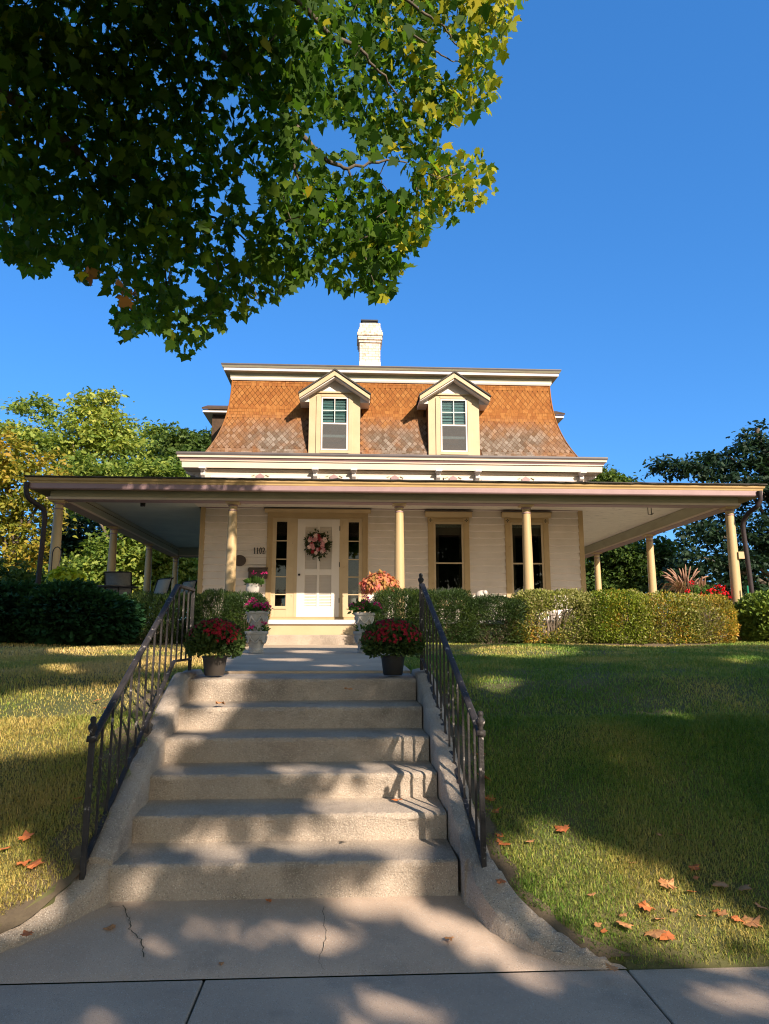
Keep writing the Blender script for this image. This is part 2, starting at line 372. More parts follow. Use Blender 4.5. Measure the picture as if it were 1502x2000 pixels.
def brickmat():
    m, t, n, l = newmat('whitewashed_brick'); b = n['Principled BSDF']; b.inputs['Roughness'].default_value = .85
    tc = n.new('ShaderNodeNewGeometry'); sp = n.new('ShaderNodeSeparateXYZ'); l.new(tc.outputs['Position'], sp.inputs[0])
    ad = n.new('ShaderNodeMath'); ad.operation = 'ADD'; l.new(sp.outputs[0], ad.inputs[0]); l.new(sp.outputs[1], ad.inputs[1])
    cb = n.new('ShaderNodeCombineXYZ'); l.new(ad.outputs[0], cb.inputs[0]); l.new(sp.outputs[2], cb.inputs[1])
    br = n.new('ShaderNodeTexBrick'); br.inputs['Scale'].default_value = 1; br.inputs['Brick Width'].default_value = .17; br.inputs['Row Height'].default_value = .072
    br.inputs['Mortar Size'].default_value = .006
    br.inputs['Color1'].default_value = (.74, .66, .56, 1); br.inputs['Color2'].default_value = (.60, .46, .35, 1); br.inputs['Mortar'].default_value = (.36, .27, .21, 1)
    l.new(cb.outputs[0], br.inputs['Vector'])
    no = n.new('ShaderNodeTexNoise'); no.inputs['Scale'].default_value = 9; no.inputs['Detail'].default_value = 6; l.new(tc.outputs['Position'], no.inputs['Vector'])
    mr = n.new('ShaderNodeMapRange'); mr.inputs[1].default_value = .55; mr.inputs[2].default_value = .68; l.new(no.outputs['Fac'], mr.inputs[0])
    mx = n.new('ShaderNodeMix'); mx.data_type = 'RGBA'; l.new(mr.outputs[0], mx.inputs[0]); l.new(br.outputs['Color'], mx.inputs[6]); mx.inputs[7].default_value = (.42, .27, .19, 1)
    l.new(mx.outputs[2], b.inputs['Base Color'])
    bp = n.new('ShaderNodeBump'); bp.inputs['Strength'].default_value = .8; bp.inputs['Distance'].default_value = .01; l.new(br.outputs['Fac'], bp.inputs['Height']); bp.invert = True
    l.new(bp.outputs[0], b.inputs['Normal']); return m
M['brick'] = brickmat()

L_MAPLE = leafmat('maple_leaf', [(.022, .056, .008), (.038, .082, .010), (.070, .125, .013), (.15, .185, .016)], .5, .6, .35, .14, 2.3)
L_CROWN = leafmat('crown_leaf', [(.022, .056, .008), (.038, .082, .010), (.070, .125, .013)], .18, .6, .35, .14, 1.3)
L_MAPLE_Y = leafmat('maple_leaf_turning_sunlit', [(.13, .18, .012), (.22, .25, .015), (.36, .33, .02), (.45, .36, .02)], .42, .6, .9, .14, 1.4)  # turning leaves, brightened as well to stand for sun on the right boughs
L_MAPLE_O = leafmat('maple_leaf_orange', [(.33, .13, .03), (.42, .17, .04)], .45, .5)
L_YEW = leafmat('yew_needle', [(.010, .024, .006), (.018, .038, .008), (.035, .062, .011), (.085, .115, .014)], .15, .5, 2.5, .25)
L_JUN = leafmat('juniper_spray', [(.012, .045, .018), (.022, .070, .024), (.040, .100, .030)], .12, .6, 1.2, .2)
L_HEDGE_G = leafmat('hedge_leaf_green', [(.05, .085, .01), (.11, .155, .015), (.19, .23, .02), (.30, .30, .035)], .3, .5, 1.8)
L_HEDGE_T = leafmat('hedge_leaf_thin', [(.085, .10, .022), (.19, .20, .045), (.33, .30, .10), (.50, .42, .20)], .3, .5, 2.5)
L_HEDGE_A = leafmat('hedge_leaf_autumn', [(.08, .09, .02), (.22, .20, .03), (.38, .28, .035), (.52, .28, .045), (.40, .16, .045)], .3, .5, 2.2)
L_LOCUST = leafmat('locust_leaf', [(.065, .125, .024), (.14, .21, .036), (.27, .31, .05), (.42, .39, .065)], .35, .6, .28)
L_GREEN = leafmat('green_tree_leaf', [(.035, .07, .018), (.07, .12, .024), (.14, .18, .032)], .35, .6, .35)
L_YMAPLE = leafmat('yellow_tree_leaf', [(.10, .15, .02), (.22, .23, .03), (.36, .27, .035), (.44, .26, .045)], .4, .6, .35)
L_DARK = leafmat('dark_tree_leaf', [(.008, .024, .012), (.014, .036, .016), (.028, .056, .018)], .25, .6, .4)  # leaf tone kept dark to stand for shadow on the right-hand tree
L_LIME = leafmat('chartreuse_leaf', [(.20, .26, .012), (.36, .40, .018), (.46, .46, .03)], .4, .5, 2)
L_MUM = leafmat('mum_leaf', [(.025, .05, .014), (.05, .085, .02), (.09, .13, .03)], .25, .6, 6)
L_MUMF = leafmat('mum_flower', [(.16, .005, .014), (.30, .010, .022), (.44, .016, .028)], .2, .6, 6, .2)
L_PINKF = leafmat('magenta_flower', [(.50, .01, .14), (.68, .03, .24), (.60, .02, .17)], .3, .6, 6, .2)
L_REDF = leafmat('red_flower', [(.55, .01, .02), (.75, .02, .03)], .3, .6, 6, .2)
L_GER = leafmat('geranium_leaf', [(.03, .08, .016), (.06, .13, .02), (.10, .19, .035)], .25, .6, 6)
L_COLEUS = leafmat('coleus_leaf', [(.42, .07, .06), (.62, .15, .13), (.50, .20, .08), (.30, .19, .04), (.70, .28, .24)], .25, .6, 5)
L_PLUME = leafmat('grass_plume', [(.26, .14, .10), (.40, .24, .17), (.34, .18, .13)], .3, .8, 5)
L_PBLADE = leafmat('purple_blade', [(.12, .05, .04), (.22, .11, .06), (.16, .14, .04)], .3, .7, 5)

# ------------------------------------------------------------------ ground
CURB_R = [(.62, 5.95), (.655, 4.6), (.675, 4.0), (.735, 3.80), (.86, 3.62), (1.03, 3.505), (1.22, 3.45)]
def interp(pts, y):
    ys = [p[1] for p in pts][::-1]; xs = [p[0] for p in pts][::-1]
    return float(np.interp(y, ys, xs))
CURB_L = [(-1.27, 5.95), (-1.28, 4.6), (-1.29, 4.12), (-1.36, 3.90), (-1.50, 3.70), (-1.75, 3.56), (-2.05, 3.47)]
ZP = ([-400, -1.6, 1.9, 3.40, 3.5, 3.8, 4.2, 5.0, 6.0, 7.0, 8.5, 10.5, 12.5, 16, 30, 60, 400],
      [-.16, -.05, -.03, -.03, .05, .22, .44, .86, 1.13, 1.21, 1.28, 1.345, 1.385, 1.40, 1.2, 1.0, 1.0])
def bank(x, y):
    z = np.interp(y, *ZP)
    return z + np.where((y > 3.6) & (y < 60), .02 * np.sin(x * .9 + y * .6) + .012 * np.sin(x * 2.3 - y * 1.7), 0) * np.clip((y - 3.6) / 2, 0, 1)
YR = np.array([p[1] for p in CURB_R][::-1]); XR = np.array([p[0] for p in CURB_R][::-1])
YL = np.array([p[1] for p in CURB_L][::-1]); XL = np.array([p[0] for p in CURB_L][::-1])
def ground(x, y):
    z = bank(x, y)
    inside = (x < np.interp(y, YR, XR) + .02) & (x > np.interp(y, YL, XL) - .02) & (y > 3.36) & (y < 5.9)
    z = np.where(inside, -.12, z)
    onpath = (y >= 5.86) & (y < 12.4) & (x > -1.22 - .07 * (y - 6)) & (x < .57)
    z = np.where(onpath, z - .14, z)
    house = (x > -5.0) & (x < 7.0) & (y > 13.0) & (y < 22)
    return np.where(house, z - .12, z)
xs = np.concatenate([[-400, -200, -100, -60, -40, -30, -22, -16], np.arange(-12, -3, .35), np.arange(-3, 2.6, .045), np.arange(2.6, 14, .35), [16, 22, 30, 40, 60, 100, 200, 400]])
ys = np.concatenate([[-400, -200, -90, -50, -30, -20, -14, -9, -6, -4, -2.2, -1.6, 0, 1.2, 1.9, 2.6, 3.1], np.arange(3.3, 6.6, .045), np.arange(6.6, 14, .3), [15, 18, 22, 26, 32, 40, 52, 70, 100, 160, 260, 400]])
GX, GY = np.meshgrid(xs, ys); GZ = ground(GX, GY)
mb = MB(); nx, ny = len(xs), len(ys)
mb.v = list(zip(GX.ravel().tolist(), GY.ravel().tolist(), GZ.ravel().tolist()))
mb.f = [(j * nx + i, j * nx + i + 1, (j + 1) * nx + i + 1, (j + 1) * nx + i) for j in range(ny - 1) for i in range(nx - 1)]
mb.m = [0] * len(mb.f)
M['lawn'] = pmat('lawn_thatch', (.055, .070, .018), (.12, .10, .04), .95, 1.1, 9, .7, 70, dirt=((.06, .045, .025), 5, .55, .8))
lawn = mb.build('lawn_ground', M['lawn'], recalc=False, smooth=True); tag(lawn, kind='structure')

mb = MB(); mb.box(-300, 300, -9.5, -2.0, -.4, -.10); tag(mb.build('road', M['asphalt']), kind='structure')
mb = MB(); mb.box(-300, 300, -2.0, -1.85, -.4, .0); tag(mb.build('road_kerb', M['walk']), kind='structure')
# sidewalk slabs with open joints, one sheet of concrete
mb = MB()
jx = [-40, -9.98, -8.1, -6.22, -4.35, -2.48, -.605, 1.268, 3.14, 5.0, 6.9, 8.8, 40]
for a, b in zip(jx[:-1], jx[1:]): mb.box(a + .0045, b - .0045, 1.95, 3.430, -.2, 0.0)
# landing between the curved kerbs, rising to the foot of the steps
N = 26; V = []; 
for i in range(N + 1):
    y = 3.4325 + (4.06 - 3.4325) * i / N; z = .002 + .128 * (max(0, y - 3.436) / (4.03 - 3.436)) ** .8
    xl, xr = interp(CURB_L, y) - .05, interp(CURB_R, y) + .05
    for k in range(13): V.append((xl + (xr - xl) * k / 12, y, z))
mb.quadlist(V, [(i * 13 + k, i * 13 + k + 1, (i + 1) * 13 + k + 1, (i + 1) * 13 + k) for i in range(N) for k in range(12)])
tag(mb.build('sidewalk', M['walk'], bevel=.006), kind='structure')
mb = MB(); mb.box(-40, 40, 1.94, 3.44, -.25, -.010); tag(mb.build('joint_bed', M['crack']), kind='structure')
# cracks: thin dark ribbons in the landing
def crack(pts, wd, lift=.004):
    mb = MB(); V = []
    P = []
    for a, b in zip(pts[:-1], pts[1:]):
        for k in range(6): P.append((a[0] + (b[0] - a[0]) * k / 6 + random.uniform(-.008, .008), a[1] + (b[1] - a[1]) * k / 6 + random.uniform(-.006, .006)))
    P.append(pts[-1])
    for i, (x, y) in enumerate(P):
        z = .002 + .128 * max(0, (y - 3.436) / (4.03 - 3.436)) ** .8 + lift if y > 3.436 else lift
        h = wd * random.uniform(.35, 1.2); V += [(x - h, y, z), (x + h, y + .3 * h, z)]
    mb.quadlist(V, [(2 * i, 2 * i + 1, 2 * i + 3, 2 * i + 2) for i in range(len(P) - 1)]); return mb
def g0(px, py, z=.03):
    d = ray(px, py); t = (z - EZ) / d[2]; return (d[0] * t, d[1] * t)
mb = crack([g0(240, 1790, .07), g0(253, 1812, .06), g0(252, 1830, .05), g0(275, 1848, .04), g0(280, 1880, .02)], .003)
m2 = crack([g0(630, 1790, .07), g0(637, 1835, .05), g0(622, 1875, .03), g0(634, 1897, .01)], .0012); mb.quadlist(m2.v, m2.f)
m2 = crack([g0(205, 1795, .07), g0(240, 1790, .07)], .0018); mb.quadlist(m2.v, m2.f)
tag(mb.build('pavement_crack', M['crack'], recalc=False), kind='structure')
# front path on top of the bank
mb = MB()
def pz(y): return 1.19 + (y - 6.2) * .0285
V = []; ysp = np.linspace(6.22, 12.3, 16)
for y in ysp:
    xl = -1.20 - .07 * (y - 6.2)
    for k in range(7): V.append((xl + (.55 - xl) * k / 6, y, pz(y)))
mb.quadlist(V, [(i * 7 + k, i * 7 + k + 1, (i + 1) * 7 + k + 1, (i + 1) * 7 + k) for i in range(15) for k in range(6)])
mb.box(-1.20, .55, 6.215, 6.235, 1.0, 1.1895)
tag(mb.build('front_path', M['path']), kind='structure')

# ------------------------------------------------------------------ front steps, cheek walls, railings
steps = thing('concrete_steps', (-.3, 4.015, .13), 'flight of six worn exposed aggregate concrete steps between two iron railings', 'steps')
ZN = [.305, .465, .627, .802, .972, 1.154]; YN = [4.015, 4.354, 4.69, 5.03, 5.371, 5.71]
prof = [(4.012, -.1), (4.012, .13)]
prev = .13
for i in range(6):
    y, z = YN[i], ZN[i]; nxt = YN[i + 1] if i < 5 else 6.215
    prof += [(y - .002, prev + (z - prev) * .33), (y, prev + (z - prev) * .66), (y - .006, z - .032), (y - .003, z - .014), (y + .008, z - .003), (y + .03, z)]
    prof += [(y + (nxt - y) * .5, z + .006), (nxt - .012, z + .012), (nxt - .001, z + .016)]
    prev = z + .016
K = 110; V = []
n1 = rng.normal(size=(len(prof), K + 1)); n1 = (n1 + np.roll(n1, 1, 1) + np.roll(n1, 2, 1)) / 3
for i, (y, z) in enumerate(prof):
    sk = (.055 * (5.71 - min(y, 5.71)) / 1.7)
    for k in range(K + 1):
        x0, x1 = -1.215, .545 + sk
        x = x0 + (x1 - x0) * k / K
        nose = 1.0 if i > 1 and (i - 2) % 9 in (2, 3, 4, 5) else .45
        V.append((x, y - .0 + n1[i, k] * .0035 * nose - .008 * (x + .3) * 0, z + n1[i, (k * 7) % (K + 1)] * .0022 * nose))
mb = MB(); mb.quadlist(V, [(i * (K + 1) + k, i * (K + 1) + k + 1, (i + 1) * (K + 1) + k + 1, (i + 1) * (K + 1) + k) for i in range(len(prof) - 1) for k in range(K)])
mb.build('tread_flight', M['step'], steps, recalc=False, angle=35)

def cheek(name, pts, parent, jit=.004, cap=True):
    """pts: (inner x, outer x, y, top z, bottom z)"""
    mb = MB(); V = []; P = []
    for a, b in zip(pts[:-1], pts[1:]):
        n = max(2, int(math.dist(a[:3], b[:3]) / .035))
        for k in range(n): P.append(tuple(a[q] + (b[q] - a[q]) * k / n for q in range(len(a))))
    P.append(pts[-1])
    for p in P:
        xi, xo, yi, zt, zb = p[:5]; yo = p[5] if len(p) > 5 else yi; zto = p[6] if len(p) > 6 else zt
        J = lambda s=1: random.gauss(0, jit) * s
        d = .02 * (1 if xo > xi else -1)
        sec = [(xi, yi, zb), (xi + J(), yi, zb + (zt - zb) * .5), (xi + J(), yi, zt - .03), (xi + d * .3 + J(), yi, zt - .012 + J()), (xi + d + J(.5), yi + (yo - yi) * .1, zt + J()),
               ((xi + xo) / 2, (yi + yo) / 2, (zt + zto) / 2 + .006 + J()), (xo - d + J(.5), yo - (yo - yi) * .1, zto + J()), (xo, yo, zto - .02), (xo, yo, zb - .05)]
        V += sec
    n = 9
    mb.quadlist(V, [(i * n + k, i * n + k + 1, (i + 1) * n + k + 1, (i + 1) * n + k) for i in range(len(P) - 1) for k in range(n - 1)])
    if cap: mb.quadlist(V[:n], [tuple(range(n))]); mb.quadlist(V[-n:], [tuple(range(n))])
    return mb.build(name, M['step'], parent, angle=50)
def nose(y): return float(np.interp(y, [3.8] + YN, [.20] + ZN))
cheek('cheek_wall', [(.555, .69, 6.22, 1.20, .9), (.555, .69, 5.72, 1.19, .8), (.575, .715, 5.0, nose(5.0) + .075, .3), (.60, .745, 4.3, nose(4.3) + .085, .1), (.62, .765, 3.92, .335, -.08)], steps)
cheek('cheek_wall', [(-1.21, -1.345, 6.22, 1.20, .9), (-1.21, -1.345, 5.72, 1.19, .8), (-1.205, -1.35, 5.0, nose(5.0) + .075, .3), (-1.20, -1.355, 4.3, nose(4.3) + .085, .1), (-1.20, -1.37, 4.02, .335, -.08)], steps)
cheek('flared_kerb', [(.625, .765, 3.915, .335, -.08, 3.97, .345), (.665, .79, 3.80, .27, -.08, 3.85, .31), (.73, .85, 3.66, .175, -.08, 3.725, .235), (.86, .955, 3.53, .10, -.08, 3.60, .15), (1.0, 1.08, 3.46, .05, -.08, 3.515, .08), (1.17, 1.22, 3.436, .012, -.08, 3.456, .03)], steps, .009)
cheek('flared_kerb', [(-1.205, -1.37, 4.01, .31, -.08, 4.06, .33), (-1.25, -1.42, 3.94, .25, -.08, 4.02, .28), (-1.36, -1.56, 3.80, .17, -.08, 3.90, .20), (-1.50, -1.68, 3.66, .11, -.08, 3.75, .15), (-1.75, -1.85, 3.50, .06, -.08, 3.58, .08), (-2.0, -2.03, 3.44, .02, -.08, 3.47, .03)], steps, .006)

def finial(mb, c):
    mb.lathe([(.012, 0), (.016, .006), (.013, .014), (.022, .03), (.026, .045), (.020, .058), (.013, .064), (.016, .075), (.017, .085), (.012, .096), (.0, .10)], c, 12, caps=False)
def railing(name, label, A, B, zb, zt, flat_y, fin):
    """A bottom post (x,y), B top post (x,y); zb=(bottom,top) base heights, zt likewise for the rail"""
    t = thing(name, (A[0], A[1], zb[0]), label, 'railing', 'railings of the front steps')
    ax, ay = A; bx, by = B
    def X(y): return ax + (bx - ax) * (y - ay) / (by - ay)
    def slope(y, z0, z1): return z0 + (z1 - z0) * min(1, (y - ay) / (flat_y - ay))
    for (x, y, z0, z1) in ((ax, ay, zb[0], zt[0] + .02), (bx, by, zb[1] - .01, zt[1] - .004)):
        MB().box(x - .0135, x + .0135, y - .0135, y + .0135, z0, z1).build('post', M['iron'], t, bevel=.003)
    if fin[0]:
        mb = MB(); finial(mb, (ax, ay, zt[0] + .02)); mb.box(ax - .022, ax + .022, ay - .022, ay + .022, zt[0] - .01, zt[0] + .0195); mb.build('finial', M['iron'], t, smooth=True)
    if fin[1]:
        mb = MB(); finial(mb, (bx, by, zt[1] + .004)); mb.build('finial', M['iron'], t, smooth=True)
    hr = [(X(y), y, slope(y, *zt)) for y in np.linspace(ay, flat_y, 12)]
    if flat_y < by - .02: hr += [(X(flat_y + .03), flat_y + .03, zt[1]), (bx, by, zt[1])]
    V = []
    for (x, y, z) in hr: V += [(x - .018, y, z - .010), (x + .018, y, z - .010), (x + .018, y, z + .007), (x + .010, y, z + .011), (x - .010, y, z + .011), (x - .018, y, z + .007)]
    mb = MB(); n = 6
    mb.quadlist(V, [(i * n + k, i * n + (k + 1) % n, (i + 1) * n + (k + 1) % n, (i + 1) * n + k) for i in range(len(hr) - 1) for k in range(n)] + [tuple(range(n)), tuple(len(V) - n + k for k in range(n))])
    mb.build('handrail', M['iron'], t)
    bz = (zb[0] + .075, zb[1] + .09); fy = flat_y - .02
    def low(y): return bz[0] + (bz[1] - bz[0]) * min(1, (y - ay) / (fy - ay)) - (.018 if y > fy else 0)
    br = [(X(y), y, low(y)) for y in np.linspace(ay, fy, 12)] + [(X(fy + .05), fy + .05, bz[1] + .012), (bx, by, bz[1] + .014)]
    V = []
    for (x, y, z) in br: V += [(x - .013, y, z - .008), (x + .013, y, z - .008), (x + .013, y, z + .008), (x - .013, y, z + .008)]
    mb = MB(); n = 4
    mb.quadlist(V, [(i * n + k, i * n + (k + 1) % n, (i + 1) * n + (k + 1) % n, (i + 1) * n + k) for i in range(len(br) - 1) for k in range(n)] + [tuple(range(n)), tuple(len(V) - n + k for k in range(n))])
    mb.build('bottom_rail', M['iron'], t)
    nb = 13
    for i in range(1, nb + 1):
        y = ay + (by - ay) * i / (nb + 1); x = X(y)
        z1 = slope(y, *zt) - .010; z0 = (low(y) if y <= fy else bz[1]) + .004
        MB().box(x - .0058, x + .0058, y - .0058, y + .0058, z0, z1).build('baluster', M['iron'], t)
    mb = MB(); y = ay + (by - ay) * .47   # short foot under the rail
    mb.box(X(y) - .012, X(y) + .012, y - .012, y + .012, nose(y) + .03, low(y) - .006).build('foot', M['iron'], t)
    return t
railing('stair_railing', 'left iron railing with peeling white flecks on its black handrail', (-1.335, 3.97), (-1.29, 6.06), (.25, 1.19), (.935, 1.862), 5.55, (True, False))
railing('stair_railing', 'right iron railing with finials on both posts beside the green lawn', (.712, 3.87), (.625, 6.02), (.25, 1.19), (.962, 1.905), 5.93, (True, True))

# ------------------------------------------------------------------ house
house = thing('house', (1.0, 15, 1.4), 'cream clapboard house with orange shingled mansard roof, two dormers and wraparound porch', 'house')
WX0, WX1, WY0, WY1 = -3.11, 5.10, 15.0, 23.0
def wp(px, py, Y=15.0): p = at(px, py, Y); return p.x, p.z
# openings in the front wall (x0, x1, z0, z1)
DX0, DX1 = wp(582, 1015)[0] - .0, wp(662, 1206)[0]
OPEN = [(-1.70, .43, 1.79, 4.13)]
W1 = (wp(836, 1100)[0], wp(917, 1100)[0]); W2 = (wp(987, 1100)[0], wp(1073, 1100)[0])
OPEN += [(W1[0], W1[1], 2.20, 4.14), (W2[0], W2[1], 2.20, 4.14)]
def cut(x0, x1, z0, z1):
    """pieces of a board left over by the openings"""
    xs_ = [(x0, x1)]
    for (a, b, c, d) in OPEN:
        if z1 <= c + .01 or z0 >= d - .01: continue
        nx_ = []
        for (p, q) in xs_:
            if b <= p or a >= q: nx_.append((p, q)); continue
            if a > p: nx_.append((p, a))
            if b < q: nx_.append((b, q))
        xs_ = nx_
    return xs_
mb = MB(); z = 1.79; bh = .149
while z < 4.20:
    z1 = min(z + bh, 4.21)
    for (a, b) in cut(WX0 + .10, WX1 - .10, z, z1):
        mb.prism([(15.0, z + .004), (14.990, z), (14.960, z + .016), (14.991, z1 + .002), (15.0, z1 + .002)], a, b, 'x')
    z = z1
mb.build('front_wall', M['siding'], house)
mb = MB()
for x0, x1 in ((WX0, WX0 + .02), (WX1 - .02, WX1)): mb.box(x0, x1, 15.0, WY1, 1.5, 5.0)
mb.box(WX0, WX1, WY1 - .02, WY1, 1.5, 5.0)
mb.box(WX0 + .02, WX1 - .02, 15.0, 15.02, 4.21, 5.0)
mb.build('side_wall', M['siding'], house)
mb = MB(); mb.box(WX0 + .02, WX1 - .02, 15.02, 16.5, 1.70, 1.74); mb.box(WX0 + .02, WX1 - .02, 16.5, 16.55, 1.74, 4.2); mb.box(WX0 + .02, WX1 - .02, 15.03, 16.5, 4.22, 4.26)
mb.build('room_inside', M['interior'], house)
for x0, x1 in ((WX0, WX0 + .105), (WX1 - .105, WX1)):
    MB().box(x0, x1, 14.960, 15.0, 1.79, 4.21).build('corner_board', M['trim'], house, bevel=.004)
# thin purple bead under the ceiling
MB().box(WX0 + .1, WX1 - .1, 14.955, 14.972, 4.19, 4.215).build('ceiling_bead', M['pink'], house)

# --- door with sidelights
ent = MB()
xo0, xo1 = -1.70, .43
ent.box(xo0, xo0 + .115, 14.945, 15.0, 1.83, 4.02); ent.box(xo1 - .115, xo1, 14.945, 15.0, 1.83, 4.02)
for k in range(4):   # flutes
    for xx in (xo0 + .018 + k * .024, xo1 - .1 + k * .024): ent.box(xx, xx + .012, 14.937, 14.945, 2.05, 3.9)
ent.box(xo0, xo1, 14.945, 15.0, 4.02, 4.10)
ent.box(xo0 + .115, xo1 - .115, 14.96, 15.0, 3.985, 4.02)
ent.prism([(14.95, 4.10), (14.86, 4.155), (14.86, 4.175), (15.0, 4.175), (15.0, 4.10)], xo0 - .06, xo1 + .06, 'x')
ent.box(xo0 + .115, xo1 - .115, 14.93, 15.0, 1.79, 1.90)     # sill
ent.build('entrance_surround', M['trim'], house, bevel=.004)
MB().box(xo0 - .07, xo1 + .07, 14.85, 15.0, 4.176, 4.19).build('entrance_drip_cap', M['gutter'], house)
SL = [(-1.585, -1.115), (-.115, .315)]
for (a, b) in SL:
    g0x = (a + b) / 2 + (.0 if a < -1 else 0)
    sl = MB(); gx0, gx1 = a + .085, b - .165
    if a > -1: gx0, gx1 = a + .135, b - .075
    sl.box(a, gx0, 14.965, 15.0, 1.905, 3.984); sl.box(gx1, b, 14.965, 15.0, 1.905, 3.984)
    sl.box(gx0, gx1, 14.965, 15.0, 3.91, 3.984); sl.box(gx0, gx1, 14.965, 15.0, 1.905, 2.13)
    for zz in (3.49, 3.10, 2.73, 2.36): sl.box(gx0, gx1, 14.972, 14.995, zz, zz + .022)
    sl.box(gx0 - .02, gx1 + .02, 14.945, 14.965, 2.07, 2.09)
    for zz in (2.35, 2.95, 3.45):
        for xx in (a + .04, b - .04):
            MBt = Matrix.Rotation(R(90), 4, 'X')
            sl.lathe([(.016, 0), (.016, .008), (.006, .014)], (xx, 14.965, zz), 10, M=MBt)
    f = sl.build('sidelight', M['trim_lt'], house, bevel=.003)
    MB().box(gx0, gx1, 14.982, 14.986, 2.13, 3.91).build('pane', M['glass'], f)
door = MB()
da, db = DX0 + .005, DX1 - .005; dz0, dz1 = 1.905, 3.965; dy0, dy1 = 14.955, 14.99
lx = [(da + .155, da + .40), (db - .40, db - .155)]
lx = [(da + .165, da + .415), (db - .415, db - .165)]; lz = [(2.12, 2.78), (2.90, 3.80)]
xsx = [da, lx[0][0], lx[0][1], lx[1][0], lx[1][1], db]
for i in (0, 2, 4): door.box(xsx[i], xsx[i + 1], dy0, dy1, dz0, dz1)
for (a, b) in lx:
    for (c, d) in ((dz0, lz[0][0]), (lz[0][1], lz[1][0]), (lz[1][1], dz1)): door.box(a, b, dy0, dy1, c, d)
dr = door.build('door', M['door'], house, bevel=.003)
for (a, b) in lx:
    for (c, d) in lz:
        lv = MB(); n = int((d - c) / .030)
        for k in range(n):
            z0 = c + (d - c) * k / n
            lv.prism([(14.962, z0 + .001), (14.967, z0), (14.986, z0 + .030), (14.981, z0 + .031)], a, b, 'x')
        lv.box(a, b, 14.9865, 14.9895, c, d)
        lv.build('louvre', M['door'], dr)
mb = MB(); mb.lathe([(.018, 0), (.018, .008), (.009, .012), (.009, .03), (.022, .038), (.024, .05), (.015, .062), (0, .064)], (da + .05, 14.955, 2.78), 14, M=Matrix.Rotation(R(90), 4, 'X'), caps=False)
mb.build('knob', M['black'], dr, smooth=True)
for zz in (2.2, 2.95, 3.72): MB().box(db - .004, db + .012, 14.944, 14.954, zz, zz + .10).build('hinge', M['black'], dr)
mb = MB(); 
for a, b in ((SL[0][1], da), (db, SL[1][0])): mb.box(a, b, 14.957, 15.0, 1.905, 3.984); 
mb.box(da, db, 14.957, 15.0, dz1 + .002, 3.984)
mb.build('door_frame', M['trim_lt'], house, bevel=.003)

# --- tall windows
def tall_window(x0, x1):
    f = MB(); zt = 4.14; y0 = 14.955; cw = .12
    for a, b in ((x0, x0 + cw), (x1 - cw, x1)):
        f.box(a, b, y0, 15.0, 2.2, 4.03)
        f.box(a - .008, b + .008, y0 - .012, y0 - .002, 3.905, 4.03)      # corner block
        f.box(a + .012, a + .02, y0 - .004, y0 + .001, 2.55, 3.89)
        for zz in (2.62, 3.40):
            xx = b - .015 if a == x0 else a + .015
            f.lathe([(.016, 0), (.016, .008), (.005, .014)], (xx, y0, zz), 10, M=Matrix.Rotation(R(90), 4, 'X'))
    f.box(x0 + cw, x1 - cw, y0 + .006, 15.0, 3.935, 4.03)
    f.box(x0 + cw + .02, x1 - cw - .02, y0 - .004, y0 + .005, 3.96, 4.00)
    f.prism([(y0, 4.03), (y0 - .03, 4.06), (y0 - .085, 4.125), (y0 - .085, 4.145), (15.0, 4.145), (15.0, 4.03)], x0 - .06, x1 + .06, 'x')
    f.box(x0, x1, y0 - .06, 15.0, 2.14, 2.199)
    w = f.build('window', M['trim'], house, bevel=.003)
    MB().box(x0 - .07, x1 + .07, y0 - .095, 15.0, 4.1465, 4.16).build('drip_cap', M['gutter'], w)
    for cx in (x0 + cw / 2, x1 - cw / 2):      # pierced flower in the corner blocks
        d = MB()
        for k in range(4):
            a = math.pi / 2 * k + 0; ux, uz = math.cos(a), math.sin(a); c = (cx + ux * .024, y0 - .0145, 3.967 + uz * .024)
            Mx = Matrix.Translation(Vector(c)) @ Matrix.Rotation(-a, 4, 'Y')
            d.box(-.016, .014, 0, .002, -.007, .007, M=Mx)
        d.build('rosette', M['black'], w)
    s = MB(); a, b = x0 + cw, x1 - cw; sw = .045
    s.box(a, a + sw, 14.966, 15.0, 2.2, 3.934); s.box(b - sw, b, 14.966, 15.0, 2.2, 3.934)
    s.box(a + sw, b - sw, 14.966, 15.0, 3.885, 3.934); s.box(a + sw, b - sw, 14.966, 15.0, 2.2, 2.26)
    s.box(a + sw, b - sw, 14.962, 14.998, 3.03, 3.06)
    s.build('sash', M['trim_lt'], w, bevel=.003)
    MB().box(a + sw, b - sw, 14.985, 14.989, 2.26, 3.885).build('pane', M['glass'], w)
    c = MB(); n = 26                     # pleated lace strip and shade behind the glass
    V = []
    for k in range(n * 2 + 1):
        x = a + sw + (b - a - 2 * sw) * k / (2 * n); y = 15.03 + (.012 if k % 2 else 0)
        V += [(x, y, 3.83 - .012 * (k % 2)), (x, y, 3.90)]
    c.quadlist(V, [(2 * i, 2 * i + 1, 2 * i + 3, 2 * i + 2) for i in range(2 * n)]); c.build('lace_valance', M['lace'], w, recalc=False)
    MB().box(a + .02, b - .02, 15.05, 15.056, 3.66, 3.9).build('roller_shade', M['shade'], w)
    for xa, wd in ((a + sw, .075), (b - sw - .05, .05)):
        c = MB(); V = []
        for k in range(11):
            x = xa + wd * k / 10; y = 15.035 + (.014 if k % 2 else 0); V += [(x + .01 * math.sin(k), y, 2.25), (x, y, 3.66)]
        c.quadlist(V, [(2 * i, 2 * i + 1, 2 * i + 3, 2 * i + 2) for i in range(10)]); c.build('curtain', M['shade'], w, recalc=False)
tall_window(*W1); tall_window(*W2)

